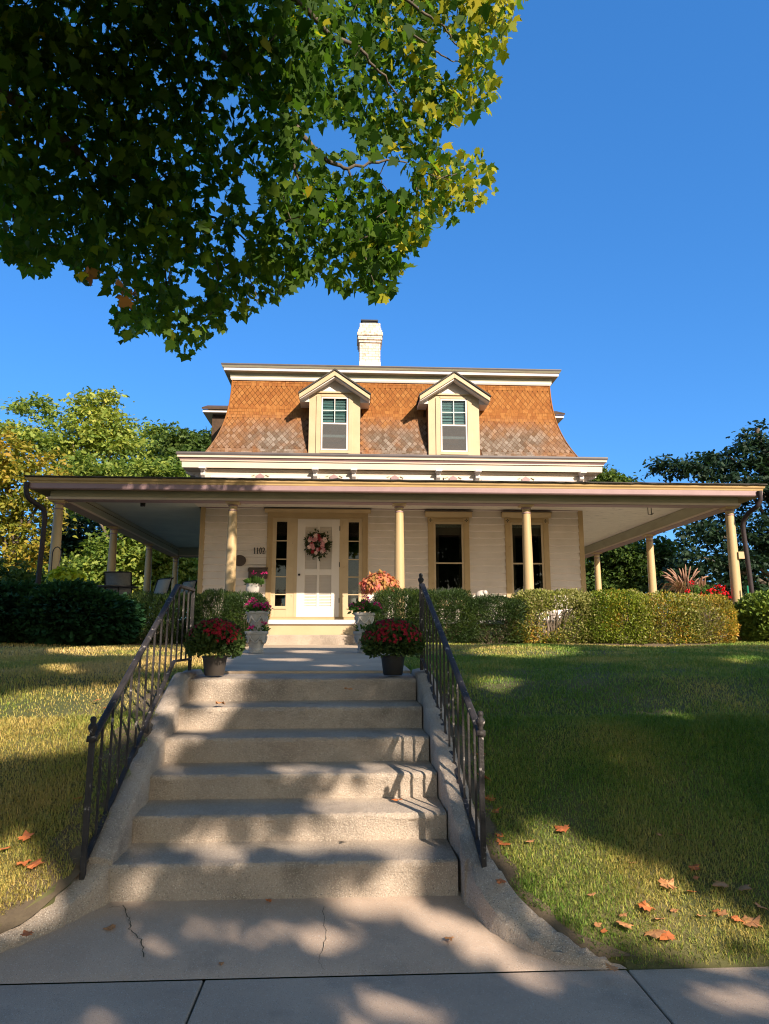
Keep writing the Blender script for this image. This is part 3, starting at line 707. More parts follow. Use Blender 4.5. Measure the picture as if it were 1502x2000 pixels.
# --- frieze with panels, diamonds and brackets under the main cornice
MB().box(WX0, WX1, 14.76, 15.0, 4.50, 4.925).build('frieze', M['cream'], house, bevel=.004)
MB().box(WX0, WX1, 14.735, 15.0, 4.927, 4.99).build('frieze_moulding', M['cream'], house, bevel=.006)
dia = [at(q, 935, 14.75).x for q in (508, 652, 771, 885, 1027)]
brk = [at(q, 930, 14.8).x for q in (398, 616, 691, 855, 931, 1133)]
edges = sorted([WX0 + .12] + [x for x in brk[1:-1]] + [WX1 - .12])
for x0, x1 in zip([brk[0] + .06] + brk[1:-1], brk[1:-1] + [brk[-1] - .06]):
    cx = [d for d in dia if x0 < d < x1]
    segs = [(x0 + .09, cx[0] - .17), (cx[0] + .17, x1 - .09)] if cx else [(x0 + .08, x1 - .08)]
    for a, b in segs:
        if b - a < .06: continue
        r = .04; zp = 4.858; p = [(a, 4.60), (b, 4.60), (b, zp - r), (b - r * .3, zp - r * .3), (b - r, zp), (a + r, zp), (a + r * .3, zp - r * .3), (a, zp - r)]
        pan = MB(); pan.prism([(q[0], q[1]) for q in p], 14.743, 14.759, 'y'); pan.build('frieze_panel', M['white'], house, bevel=.004)
for d in dia:
    mb = MB(); mb.prism([(d - .095, 4.845), (d, 4.905), (d + .095, 4.845), (d + .06, 4.76), (d - .06, 4.76)], 14.741, 14.759, 'y')
    mb.build('diamond', M['pink'], house, bevel=.003)
    for s in (-1, 1):
        mb = MB(); mb.prism([(d + s * .11, 4.87), (d + s * .125, 4.877), (d + s * .20, 4.84), (d + s * .19, 4.83)][::s], 14.739, 14.759, 'y')
        mb.build('diamond_flourish', M['sage'], house)
def bracket(axis, pos, sgn, base):
    """scroll bracket: profile in (out, z)"""
    pr = [(0, 4.55), (.05, 4.55), (.075, 4.58), (.07, 4.625), (.05, 4.65), (.06, 4.685), (.11, 4.71), (.16, 4.745), (.175, 4.80), (.155, 4.84), (.19, 4.865), (.27, 4.875), (.33, 4.905), (.345, 4.93), (.345, 4.995), (0, 4.995)]
    pr = [(o * (.52 if axis == 'y' else 1), 5.0 - (5.0 - z) * .62) for o, z in pr]
    hw = .045; mb = MB()
    if axis == 'y': mb.prism([(base - o, z) for o, z in pr], pos - hw, pos + hw, 'x'); mb.box(pos - hw - .025, pos + hw + .025, base - .20, base, 4.955, 4.996)
    else: mb.prism([(base + sgn * o, z) for o, z in pr], pos - hw, pos + hw, 'y'); mb.box(min(base, base + sgn * .37), max(base, base + sgn * .37), pos - hw - .025, pos + hw + .025, 4.955, 4.996)
    b = mb.build('bracket', M['white'], house, bevel=.008)
    sc_ = MB()
    if axis == 'x':  # raised scroll on the visible face
        for cx, cz, r in ((.09, 4.885, .045), (.22, 4.95, .032)):
            pts = [(base + sgn * (cx + r * (1 - k / 26) * math.cos(k * .5)), pos - hw - .006, cz + r * (1 - k / 26) * math.sin(k * .5)) for k in range(24)]
            sc_.tube(pts, .012, 6)
        sc_.build('scroll', M['white'], b)
    return b
for x in brk: bracket('y', x, 0, 14.759)
for y in (15.1, 17.5, 20, 22.6): bracket('x', y, -1, WX0); bracket('x', y, 1, WX1)
mb = MB()
mb.ring(WX0, WX1, WY0, WY1, [(0, 5.0), (.355, 5.0), (.36, 4.99), (.37, 5.12), (.395, 5.125), (.395, 5.145), (.425, 5.19), (.445, 5.195), (.45, 5.235), (.46, 5.24), (.47, 5.27), (.465, 5.30), (.10, 5.40), (-.1, 5.41)],
        [0, 0, 0, 0, 0, 2, 0, 0, 0, 1, 1, 1, 1])
mb.build('main_cornice', [M['cream'], M['gutter'], M['pink']], house, recalc=False)

# --- mansard
MX0, MX1, MY0, MY1 = -2.62, 4.61, 15.40, 22.6; ZT, ZB = 7.22, 5.40
def mo(t): return .44 * (.12 * t + .88 * t ** 2.5)
mb = MB(); mb.ring(MX0, MX1, MY0, MY1, [(mo(t) - .012, ZT + (ZB - ZT) * t) for t in np.linspace(1, 0, 22)])
roof = mb.build('mansard_roof', M['shingle_base'], house, recalc=False)
# arc length table of the curve
tt = np.linspace(0, 1, 400); py_ = np.array([mo(t) for t in tt]); pz_ = ZT + (ZB - ZT) * tt
ss = np.concatenate([[0], np.cumsum(np.hypot(np.diff(py_), np.diff(pz_)))]); LEN = ss[-1]
def curve(s):
    t = np.interp(s, ss, tt); o = np.interp(t, tt, py_); z = np.interp(t, tt, pz_); do = (np.interp(np.minimum(t + .01, 1), tt, py_) - np.interp(np.maximum(t - .01, 0), tt, py_)); dz = -(ZT - ZB) * (np.minimum(t + .01, 1) - np.maximum(t - .01, 0))
    n = np.hypot(do, dz); return o, z, do / n, dz / n
HOLES = [(-.86, .25), (1.745, 2.875)]
def shingles(front, name):
    mid = (MX0 + MX1) / 2; rows = []; s = .035
    dw, dh = .0585, .077
    for k in range(2): rows.append(('b', s)); s += .075
    s -= .018
    for k in range(7): rows.append(('d', s, k)); s += dh
    s -= .036
    for k in range(4): rows.append(('b', s)); s += .075
    s -= .018; k0 = 0
    while s < LEN - .13: rows.append(('d', s, k0)); s += dh; k0 += 1
    rows.append(('b', LEN - .09)); rows.append(('b', LEN - .02))
    V = []
    for rw in rows:
        sC = rw[1]; o, z, do, dz = [float(q) for q in curve(sC)]
        x0, x1 = MX0 - o, MX1 + o
        if rw[0] == 'd':
            off = dw if rw[2] % 2 else 0
            xc = np.arange(mid - 46 * 2 * dw + off, mid + 46 * 2 * dw, 2 * dw)
            base = [(0, -dh), (dw, 0), (0, dh), (-dw, 0)]
            sh = [(0, -dh * .93), (dw * .93, 0), (0, dh * .93), (-dw * .93, 0)]
        else:
            xc = []; x = x0 + random.uniform(-.05, 0)
            while x < x1: wd = random.uniform(.07, .13); xc.append((x + wd / 2, wd / 2)); x += wd
        for q in xc:
            if rw[0] == 'd': c, poly = float(q), sh
            else: c, hw_ = q; poly = [(-hw_ + .002, -.045), (hw_ - .002, -.045), (hw_ - .002, .036), (-hw_ + .002, .036)]
            if front and any(a - .03 < c < b + .03 for a, b in HOLES) and sC > .28: continue
            lift = random.uniform(.007, .013); tilt = random.uniform(-.003, .003)
            pts = []
            for (u, v) in poly:
                s2 = min(max(sC + v, 0.0), LEN); oo, zz, d2, e2 = [float(g) for g in curve(s2)]
                fr = (v + .08) / .16; h = .002 + lift * fr + tilt * u / .06
                X = min(max(c + u, MX0 - oo), MX1 + oo)
                # outward normal of the curve in (out, z) is (-dz, do)
                O = oo + (-e2) * h; Zz = zz + d2 * h
                pts.append((X, MY0 - O, Zz))
            if abs(pts[1][0] - pts[3][0]) < .01: continue
            V += pts
    return fast_mesh(name, V, 4, M['shingle'], roof)
shingles(True, 'shingle_courses')
mb = MB()    # sides and back get plain courses that follow the curve
for k in range(20):
    t0, t1 = k / 20, (k + 1) / 20
    mb.ring(MX0, MX1, MY0 + .01, MY1, [(mo(t1) + .01, ZT + (ZB - ZT) * t1), (mo(t0) - .004, ZT + (ZB - ZT) * t0)])
mb.f = [f for i, f in enumerate(mb.f) if i % 4 != 0]; mb.m = mb.m[:len(mb.f)]
mb.build('shingle_course_side', M['shingle'], roof, recalc=False)
for sx, X0 in ((-1, MX0), (1, MX1)):       # hip edge
    pts = [(X0 + sx * (mo(t) + .004), MY0 - mo(t) - .004, ZT + (ZB - ZT) * t) for t in np.linspace(0, 1, 20)]
    MB().tube(pts, .018, 6).build('hip_edge', M['shingle'], roof)
mb = MB()
mb.ring(MX0, MX1, MY0, MY1, [(-.01, 7.20), (.03, 7.20), (.045, 7.235), (.045, 7.27), (.05, 7.28), (.06, 7.36), (.17, 7.37), (.175, 7.375), (.18, 7.43), (.20, 7.44), (.225, 7.475), (.235, 7.50), (.232, 7.52), (-.5, 7.60), (-3.4, 7.75)],
        [0, 0, 0, 2, 2, 2, 0, 0, 0, 2, 1, 1, 1, 1])
mb.build('top_cornice', [M['white'], M['gutter'], M['sage']], house, recalc=False)

# --- chimney
ch = MB(); cx0, cx1, cy0, cy1 = .265, .80, 17.35, 17.95
ch.box(cx0, cx1, cy0, cy1, 7.6, 9.02)
for i, (e, z0, z1) in enumerate(((.025, 9.02, 9.09), (.05, 9.09, 9.155), (.04, 9.155, 9.20), (.065, 9.20, 9.29), (.045, 9.29, 9.36), (.02, 9.36, 9.43), (0, 9.43, 9.56))): ch.box(cx0 - e, cx1 + e, cy0 - e, cy1 + e, z0, z1)
chim = ch.build('chimney', M['brick'], house, bevel=.006)
MB().box(cx0 - .006, cx1 + .006, cy0 - .006, cy1 + .006, 7.6, 8.50).build('flashing', M['white'], chim)
mb = MB(); mb.box(cx0 + .07, cx1 - .10, cy0 + .05, cy1 - .05, 9.56, 9.64); mb.box(cx0 + .03, cx1 - .06, cy0 + .02, cy1 - .02, 9.64, 9.67); mb.build('chimney_cap', M['black'], chim)

# --- dormers
def dormer(x0, x1, peak_x):
    yF = 14.93; xc = (x0 + x1) / 2; zE, zP = 6.70, 7.06
    d = MB(); 
    wx0, wx1, wz0, wz1 = xc - .30, xc + .30, 5.47, 6.68
    d.box(x0, wx0, yF, yF + .04, 5.36, 6.80); d.box(wx1, x1, yF, yF + .04, 5.36, 6.80)
    d.box(wx0, wx1, yF, yF + .04, 5.36, wz0); d.box(wx0, wx1, yF, yF + .04, wz1, 6.80)
    dm = d.build('dormer', M['trim_lt'], house, bevel=.004)
    c = MB()   # casings standing proud of the boards
    c.box(wx0 - .10, wx0, yF - .022, yF, 5.40, wz1 + .02); c.box(wx1, wx1 + .10, yF - .022, yF, 5.40, wz1 + .02)
    c.box(wx0, wx1, yF - .020, yF, wz1, wz1 + .06); c.box(wx0 - .02, wx1 + .02, yF - .026, yF - .002, 5.41, wz0 - .002)
    c.build('casing', M['trim_lt'], dm, bevel=.004)
    s = MB()
    for a_, b_ in ((x0 + .005, x0 + .04), (x1 - .04, x1 - .005)): MB().box(a_, b_, yF + .045, 16.2, 5.3, 6.75).build('dormer_cheek', M['shingle'], dm)
    g = MB(); g.prism([(x0, 6.80), (x1, 6.80), (xc, 7.13)], yF + .001, yF + .04, 'y'); g.build('gable', M['white'], dm)
    MB().box(x0 + .02, x1 - .02, yF - .03, yF - .002, 6.765, 6.80).build('gable_moulding', M['trim_lt'], dm)
    ov = .225; sl = (7.17 - 6.78) / ((x1 - x0) / 2)
    r = MB(); b = MB(); sf = MB()
    for s_ in (-1, 1):
        xe = xc + s_ * ((x1 - x0) / 2 + ov); ze = 7.205 - sl * ((x1 - x0) / 2 + ov)
        pr = [(xc, 7.205), (xe, ze), (xe, ze + .035), (xc, 7.24)][::s_]
        r.prism(pr, yF - .27, 16.4, 'y')
        pb = [(xc, 7.09), (xe - s_ * .02, ze - .115 + .02), (xe - s_ * .015, ze - .003), (xc, 7.203)][::s_]
        b.prism(pb, yF - .245, yF - .205, 'y')
        pf = [(xc, 7.055), (xe - s_ * .03, ze - .11), (xe - s_ * .02, ze - .05), (xc, 7.13)][::s_]
        sf.prism(pf, yF - .204, yF - .02, 'y')
        xi = xc + s_ * (x1 - x0) / 2
        sf.prism([(xi, ze - .10), (xe - s_ * .02, ze - .10), (xe - s_ * .02, ze - .045), (xi, ze + .02)][::s_], yF - .015, 16.2, 'y')
    r.build('dormer_roof', M['roofgrey'], dm); b.build('bargeboard', M['trim_lt'], dm, bevel=.005); sf.build('gable_soffit', M['white'], dm, bevel=.004)
    w_ = MB(); a, b2, c2, d2 = wx0 + .008, wx1 - .008, wz0 + .005, wz1 - .005; fw = .032; yy = yF - .012
    w_.box(a, a + fw, yy, yy + .03, c2, d2); w_.box(b2 - fw, b2, yy, yy + .03, c2, d2); w_.box(a + fw, b2 - fw, yy, yy + .03, d2 - fw, d2); w_.box(a + fw, b2 - fw, yy, yy + .03, c2, c2 + fw)
    zm = (c2 + d2) / 2; w_.box(a + fw, b2 - fw, yy - .004, yy + .03, zm - .018, zm + .018)
    w_.box(xc - .009, xc + .009, yy + .008, yy + .022, zm + .018, d2 - fw); w_.box(a + fw, xc - .009, yy + .008, yy + .022, (zm + d2) / 2 - .009, (zm + d2) / 2 + .009); w_.box(xc + .009, b2 - fw, yy + .008, yy + .022, (zm + d2) / 2 - .009, (zm + d2) / 2 + .009)
    w_.build('window', M['white'], dm, bevel=.002)
    MB().box(a + fw, b2 - fw, yy + .0235, yy + .026, zm, d2 - fw).build('pane', M['glass'], dm)
    MB().box(a + fw, b2 - fw, yy + .004, yy + .006, c2 + fw, zm - .018).build('insect_screen', M['screen'], dm)
    bl = MB(); n = 9
    for k in range(n):
        z0 = zm - .02 + (d2 - zm) * k / n
        bl.prism([(yF + .040, z0), (yF + .043, z0 - .002), (yF + .062, z0 + .055), (yF + .059, z0 + .057)], a, b2, 'x')
    bl.box(a, b2, yF + .03, yF + .035, zm - .30, zm - .24)
    bl.build('window_blind', M['blind'], dm)
    MB().box(x0 + .05, x1 - .05, yF + .3, yF + .32, 5.4, 6.8).build('room_back', M['interior'], dm)
dormer(-.865, .250, -.33); dormer(1.745, 2.875, 2.31)
for sx, X0 in ((-1, MX0 - .95), (1, MX1 + .90)):     # side dormers seen edge-on
    d = MB(); xa, xb = sorted((X0 - sx * 1.5, X0)); yc = 18.6; 
    d.box(xa, xb, yc - .5, yc + .5, 5.5, 7.25); dm = d.build('side_dormer', M['shaded_shingle'], house)
    r = MB(); ra, rb = sorted((X0 - sx * 2.0, X0 + sx * .24))
    for s_ in (-1, 1): r.prism([(yc, 7.62), (yc + s_ * .72, 7.33), (yc + s_ * .72, 7.38), (yc, 7.67)][::s_], ra, rb, 'x')
    r.build('dormer_roof', M['shaded_shingle'], dm)
    b = MB(); b.box(ra + .02, rb - .02, yc - .68, yc + .68, 7.26, 7.335); b.build('dormer_fascia', M['white'], dm)

# --- porch
EX0, EX1, EY0, EY1 = -5.62, 7.68, 12.40, 22.3        # eave rectangle
BX0, BX1, BY0, BY1 = -5.34, 7.36, 12.80, 22.0        # beam outer faces
p = MB()
prf = [(0, 4.262), (-.005, 4.225)]
p.ring(EX0, EX1, EY0, EY1, [(-2.6, 4.66), (-.6, 4.36), (.02, 4.268), (.022, 4.245), (-.005, 4.235)]); p.build('porch_roof', M['roofgrey'], house, recalc=False)
mb = MB(); N = 110; V = []      # ragged shingle edge
for k in range(N + 1):
    x = EX0 - .02 + (EX1 - EX0 + .04) * k / N; j = random.gauss(0, .004) + (.012 if k % 9 == 0 else 0)
    V += [(x, EY0 - .035 + random.gauss(0, .004), 4.258 + j), (x, EY0 - .03, 4.245 + j * .5), (x, EY0 + .3, 4.315)]
mb.quadlist(V, [(3 * i + a, 3 * i + b, 3 * i + 3 + b, 3 * i + 3 + a) for i in range(N) for a, b in ((0, 1), (0, 2))]); mb.build('shingle_edge', M['roofgrey'], house, recalc=False)
mb = MB()
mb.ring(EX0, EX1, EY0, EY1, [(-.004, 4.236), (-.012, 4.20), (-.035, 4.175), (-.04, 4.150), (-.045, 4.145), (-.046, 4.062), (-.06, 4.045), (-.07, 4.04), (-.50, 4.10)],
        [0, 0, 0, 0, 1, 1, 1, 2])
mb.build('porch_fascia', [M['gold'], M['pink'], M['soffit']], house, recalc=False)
mb = MB()
def ringbox(m, o0, z0, z1, th, mi=0):   # hollow rectangular beam
    m.box(BX0 - o0, BX1 + o0, BY0 - o0, BY0 + th, z0, z1, mi)
    m.box(BX0 - o0, BX0 + th, BY0 + th + .002, BY1, z0, z1, mi); m.box(BX1 - th, BX1 + o0, BY0 + th + .002, BY1, z0, z1, mi)
    m.box(BX0 + th + .002, BX1 - th - .002, BY1 - th, BY1, z0, z1, mi)
ringbox(mb, 0, 3.972, 4.20, .2); mb.build('porch_beam', M['sage'], house, bevel=.004)
mb = MB(); ringbox(mb, .03, 3.930, 3.9705, .22); mb.build('beam_lip', M['cream'], house, bevel=.004)
mb = MB(); ringbox(mb, .028, 3.918, 3.9295, .215); mb.build('beam_bead', M['pink'], house)
mb = MB(); mb.box(WX0 - .05, EX1 - .4, BY0 + .15, 14.95, 4.205, 4.23); mb.box(WX1 + .0, BX1 - .1, 14.952, BY1 - .1, 4.205, 4.23); mb.build('porch_ceiling', M['ceil'], house)
mb = MB(); mb.box(BX0 + .1, WX0 - .052, BY0 + .15, BY1 - .1, 4.205, 4.23); mb.build('porch_ceiling', M['ceil_shaded'], house)
mb = MB(); mb.box(BX0 - .18, BX1 + .18, 12.62, 14.93, 1.715, 1.79); mb.box(BX0 - .18, WX0 - .002, 14.932, BY1, 1.715, 1.79); mb.box(WX1 + .002, BX1 + .18, 14.932, BY1, 1.715, 1.79)
mb.build('porch_floor', M['stone'], house, bevel=.006)
mb = MB(); mb.box(BX0 - .12, BX1 + .12, 12.68, 12.72, 1.53, 1.714); mb.box(BX0 - .12, BX0 - .08, 12.722, BY1, 1.53, 1.714); mb.box(BX1 + .08, BX1 + .12, 12.722, BY1, 1.53, 1.714)
for x in (-5.2, -3.6, -2.1, .95, 2.2, 3.33, 5.2, 7.2): mb.box(x - .12, x + .12, 12.74, 12.95, 1.25, 1.714)
mb.build('porch_skirt', M['trim_lt'], house)
mb = MB(); mb.box(-4.6, 6.6, 13.4, 13.5, .9, 1.70); mb.build('crawl_shade_panel', M['interior'], house)  # dark panel added for the shade under the porch, closing the view through
# entry steps of the porch
mb = MB(); mb.box(-1.58, .40, 12.585, 12.66, 1.52, 1.705); mb.build('entry_riser', M['trim_lt'], house)
mb = MB(); mb.box(-1.60, .42, 12.545, 12.62, 1.707, 1.785); mb.build('entry_nosing', M['white'], house, bevel=.01)
mb = MB(); mb.box(-1.55, .45, 12.18, 12.58, 1.2, 1.525); mb.build('entry_step', M['step'], house, bevel=.012)
def column(x, y):
    mb = MB()
    mb.lathe([(.098, 1.83), (.094, 1.9), (.093, 2.5), (.088, 3.1), (.079, 3.70), (.077, 3.755)], (x, y, 0), 28, 0)
    c = mb.build('porch_column', M['column'], house, angle=30)
    mb = MB(); mb.box(x - .115, x + .115, y - .115, y + .115, 1.792, 1.815, 0); mb.lathe([(.112, 1.815), (.115, 1.828), (.100, 1.842)], (x, y, 0), 28, 0); mb.build('column_base', M['column'], c)
    mb = MB(); mb.lathe([(.077, 3.757), (.084, 3.76), (.086, 3.768), (.084, 3.777), (.078, 3.779)], (x, y, 0), 28, 1)
    mb.lathe([(.078, 3.78), (.078, 3.845)], (x, y, 0), 28, 0); mb.lathe([(.078, 3.846), (.088, 3.85), (.092, 3.86), (.09, 3.868), (.082, 3.87)], (x, y, 0), 28, 1)
    mb.lathe([(.082, 3.872), (.10, 3.885), (.106, 3.897)], (x, y, 0), 28, 0); mb.box(x - .125, x + .125, y - .125, y + .125, 3.898, 3.9175, 0)
    mb.build('column_capital', [M['column'], M['pink']], c, angle=30)
for x, y in ((-5.22, 12.92), (-2.10, 12.92), (.95, 12.92), (3.33, 12.92), (7.24, 12.92), (-5.22, 16.0), (-5.22, 18.9), (-5.22, 21.85), (7.24, 16.55), (7.24, 20.2), (7.24, 21.85)): column(x, y)
# downspouts
def downspout(pts, r=.042):
    P = []
    for a, b in zip(pts[:-1], pts[1:]):
        for k in range(8): P.append(Vector(a).lerp(Vector(b), k / 8))
    P.append(Vector(pts[-1]))
    for _ in range(3): P = [P[0]] + [(P[i - 1] + P[i] * 2 + P[i + 1]) / 4 for i in range(1, len(P) - 1)] + [P[-1]]
    rr = [r] * len(P)
    return MB().tube(P, rr, 14).build('downspout', M['downspout'], house, smooth=True)
downspout([(-5.60, 12.42, 4.15), (-5.60, 12.42, 3.98), (-5.56, 12.46, 3.86), (-5.36, 12.62, 3.72), (-5.33, 12.64, 3.58), (-5.36, 12.66, 2.6), (-5.38, 12.66, 1.6)])
downspout([(7.56, 12.42, 4.14), (7.57, 12.42, 3.98), (7.52, 12.46, 3.86), (7.44, 12.66, 3.76), (7.40, 12.80, 3.60), (7.45, 12.80, 2.7), (7.48, 12.80, 1.9)])
MB().box(7.28, 7.42, 12.80, 12.87, 2.93, 3.06).build('downspout_block', M['column'], house)

# ------------------------------------------------------------------ vegetation helpers
def ellipsoid_pts(c, r, n, shell=.0):
    d = rdirs(n); u = rng.random(n) ** (1 / 3)
    if shell: u = 1 - (1 - u) * (1 - shell) if shell > 0 else u
    return np.asarray(c) + d * u[:, None] * np.asarray(r), d
def leaves(name, P, T, Nn, S, shape, mat, parent, midx=None, jit=.3):
    S = np.asarray(S) * (1 + jit * (rng.random(len(P)) - .5) * 2)
    return fast_mesh(name, leaf_verts(np.asarray(P), np.asarray(T), np.asarray(Nn), S, shape), len(shape), mat, parent, midx=midx)

LD = -np.array(SD)                      # direction the light travels
TOSUN = np.array(SD)

# ------------------------------------------------------------------ lawn of grass blades
def noise2(x, y, s, seed=0):
    r = np.random.default_rng(seed); v = 0
    for k in range(7):
        a = r.uniform(0, 6.28); f = s * r.uniform(.5, 2.2); v = v + np.sin((x * math.cos(a) + y * math.sin(a)) * f + r.uniform(0, 6.28)) / (1 + k * .15)
    return v / 3.2
def grass(n, ya, yb, hmean, wid, name, label):
    y = ya + (yb - ya) * rng.random(n) ** .9
    half = .60 * y + .6
    x = -half + .15 * y * 0 + (2 * half + .25 * y) * rng.random(n)
    onpath = (y > 3.36) & (y < 5.98) & (x < np.interp(y, YR, XR) + .12 + .05 * np.sin(y * 23)) & (x > np.interp(y, YL, XL) - .06 - .03 * np.sin(y * 19) - .02 * np.sin(y * 41))
    onpath |= (y >= 5.97) & (y < 12.4) & (x > -1.21 - .07 * (y - 6.2)) & (x < .56)
    onpath |= (y < 3.43 + .035 * rng.random(n)) | ((y > 5.9) & (y < 6.24) & (x > -1.42) & (x < .78))
    k = ~onpath; x, y = x[k], y[k]; n = len(x)
    z = bank(x, y) - .004
    dry = noise2(x, y, 1.5, 3)
    thick = noise2(x, y, 4.5, 5)
    keep = rng.random(n) < np.clip(.85 + .4 * thick, .35, 1); x, y, z = x[keep], y[keep], z[keep]; thick = thick[keep]; n = len(x)
    h = hmean * (.55 + .9 * rng.random(n)) * np.clip(1 + .35 * thick, .6, 1.5)
    a = rng.random(n) * 6.283; lean = .25 + rng.random(n) * 1.1
    dx, dy = np.cos(a) * lean, np.sin(a) * lean - .12
    w_ = wid * (.7 + .6 * rng.random(n)); px_, py_ = -np.sin(a) * w_, np.cos(a) * w_
    rootv = np.stack([x, y, z], 1); perp = np.stack([px_, py_, 0 * px_], 1)
    mid = rootv + np.stack([dx * h * .35, dy * h * .35, h * .62], 1); tip = rootv + np.stack([dx * h, dy * h, h * (1 - .35 * lean)], 1)
    V = np.stack([rootv - perp, rootv + perp, mid + perp * .75, mid - perp * .75, tip], 1)
    o = fast_mesh(name, V, 5, L_GRASS, None, faces=[(0, 1, 2, 3), (3, 2, 4)])
    return tag(o, kind='stuff', label=label, cat='grass')
def grassmat():
    m, t, n, l = newmat('grass_blade'); b = n['Principled BSDF']; out = n['Material Output']
    geo = n.new('ShaderNodeNewGeometry'); sep = n.new('ShaderNodeSeparateXYZ'); l.new(geo.outputs['Position'], sep.inputs[0])
    def mr(src, a, z_, lo=0., hi=1.):
        q = n.new('ShaderNodeMapRange')
        for i, v in enumerate((a, z_, lo, hi)): q.inputs[i + 1].default_value = v
        l.new(src, q.inputs[0]); return q.outputs[0]
    def ma(op, A, B, clamp=True):
        q = n.new('ShaderNodeMath'); q.operation = op; q.use_clamp = clamp
        for i, v in enumerate((A, B)):
            if isinstance(v, (float, int)): q.inputs[i].default_value = v
            else: l.new(v, q.inputs[i])
        return q.outputs[0]
    no = n.new('ShaderNodeTexNoise'); no.inputs['Scale'].default_value = .85; no.inputs['Detail'].default_value = 5; l.new(geo.outputs['Position'], no.inputs['Vector'])
    # the left lawn and the crown of the bank are scorched, the right slope by the pavement is watered
    dry = ma('ADD', mr(sep.outputs['X'], .8, -1.6, -.12, .31), mr(sep.outputs['Y'], 4.8, 9.0, 0., .30))
    dry = ma('ADD', dry, mr(no.outputs['Fac'], .38, .68, -.12, .5))
    f = ma('ADD', ma('MULTIPLY', dry, .78), ma('MULTIPLY', geo.outputs['Random Per Island'], .34))
    r = n.new('ShaderNodeValToRGB'); e = r.color_ramp.elements
    e[0].position = .05; e[0].color = (.085, .19, .022, 1); e[1].position = 1; e[1].color = (.78, .55, .22, 1)
    for p_, c_ in ((.28, (.19, .285, .042)), (.5, (.40, .37, .085)), (.75, (.62, .45, .14))): x = e.new(p_); x.color = (*c_, 1)
    l.new(f, r.inputs[0]); l.new(r.outputs[0], b.inputs['Base Color']); b.inputs['Roughness'].default_value = .55; b.inputs['Specular IOR Level'].default_value = .25
    tr = n.new('ShaderNodeBsdfTranslucent'); l.new(r.outputs[0], tr.inputs[0]); mx = n.new('ShaderNodeMixShader'); mx.inputs[0].default_value = .3
    l.new(b.outputs[0], mx.inputs[1]); l.new(tr.outputs[0], mx.inputs[2]); l.new(mx.outputs[0], out.inputs[0]); return m
L_GRASS = grassmat()
grass(330000, 3.42, 5.2, .034, .0017, 'lawn_grass', 'short lawn grass on the bank nearest the pavement')
grass(190000, 5.1, 8.0, .032, .0026, 'lawn_grass', 'short lawn grass on the upper part of the bank')
grass(110000, 7.9, 12.7, .034, .0042, 'lawn_grass', 'short lawn grass in front of the hedges')

# bare soil between the kerbs and the turf
for nm, pts, sg in (('soil_edge', CURB_R, 1), ('soil_edge', CURB_L, -1)):
    V = []; ye = np.linspace(5.7, 3.47, 70)
    for y in ye:
        x = interp(pts, y) + sg * .0; wd = (.17 if sg > 0 else .24) + .02 * math.sin(y * 31)
        for k in range(4): xx = x + sg * wd * k / 3; V.append((xx, y, float(bank(np.array(xx), np.array(y))) + .008 - .03 * (k == 0) + random.uniform(0, .006)))
    mb = MB(); mb.quadlist(V, [(i * 4 + k, i * 4 + k + 1, (i + 1) * 4 + k + 1, (i + 1) * 4 + k) for i in range(69) for k in range(3)]); tag(mb.build(nm, M['soil'], recalc=False, smooth=True), kind='structure')

# ------------------------------------------------------------------ where the big street trees throw shade
def inell(px, py, L):
    f = np.zeros_like(px)
    for (cx, cy, rx, ry, *a) in L:
        r = a[0] if a else 0.; c, s = math.cos(R(r)), math.sin(R(r))
        u = ((px - cx) * c + (py - cy) * s) / rx; v = (-(px - cx) * s + (py - cy) * c) / ry
        f = np.maximum(f, np.clip(2.6 * (1.08 - (u * u + v * v)) + .0, 0, 1))
    return f
def inpoly(x, y, poly):
    c = np.zeros(len(x), bool); n = len(poly)
    for i in range(n):
        x0, y0 = poly[i]; x1, y1 = poly[(i + 1) % n]
        k = ((y0 > y) != (y1 > y)) & (x < (x1 - x0) * (y - y0) / ((y1 - y0) or 1e-9) + x0); c ^= k
    return c
LITP = [[(950, 1570), (1090, 1588), (1250, 1645), (1400, 1725), (1560, 1800), (1560, 1862), (1300, 1868), (1130, 1850), (1010, 1740), (955, 1660)],
        [(340, 1760), (640, 1762), (740, 1800), (700, 1850), (480, 1835), (360, 1800)], [(780, 1752), (930, 1760), (1000, 1830), (1140, 1885), (1000, 1895), (860, 1850), (770, 1800)],
        [(-100, 1590), (60, 1600), (140, 1690), (110, 1790), (-100, 1840)], [(-100, 1360), (120, 1335), (330, 1320), (330, 1400), (200, 1455), (60, 1480), (-100, 1490)]]
LIT = [(430, 1350, 70, 45), (395, 1285, 60, 26), (385, 1405, 50, 34), (345, 1475, 45, 60), (650, 1478, 150, 22), (690, 1540, 140, 40), (560, 1615, 300, 36), (800, 1550, 100, 160), (760, 1715, 150, 55), (285, 1690, 65, 60), (400, 1662, 70, 18),
       (420, 1790, 190, 28), (900, 1800, 170, 55, 25), (1080, 1880, 160, 26), (650, 1800, 120, 20),
       (1120, 1720, 210, 110, 25), (1330, 1790, 160, 70, 20), (1250, 1400, 130, 22), (1010, 1275, 130, 12), (960, 1330, 70, 18), (1180, 1470, 60, 16), (1060, 1400, 50, 12), (1420, 1290, 60, 8),
       (170, 1400, 190, 52, -8), (50, 1700, 70, 90), (230, 1275, 170, 9), (300, 1300, 60, 18), (110, 1310, 60, 10),
       (710, 1965, 130, 44), (1400, 1932, 150, 36), (180, 1985, 90, 22), (560, 1285, 60, 6), (640, 1300, 70, 5), (600, 1268, 60, 4)]
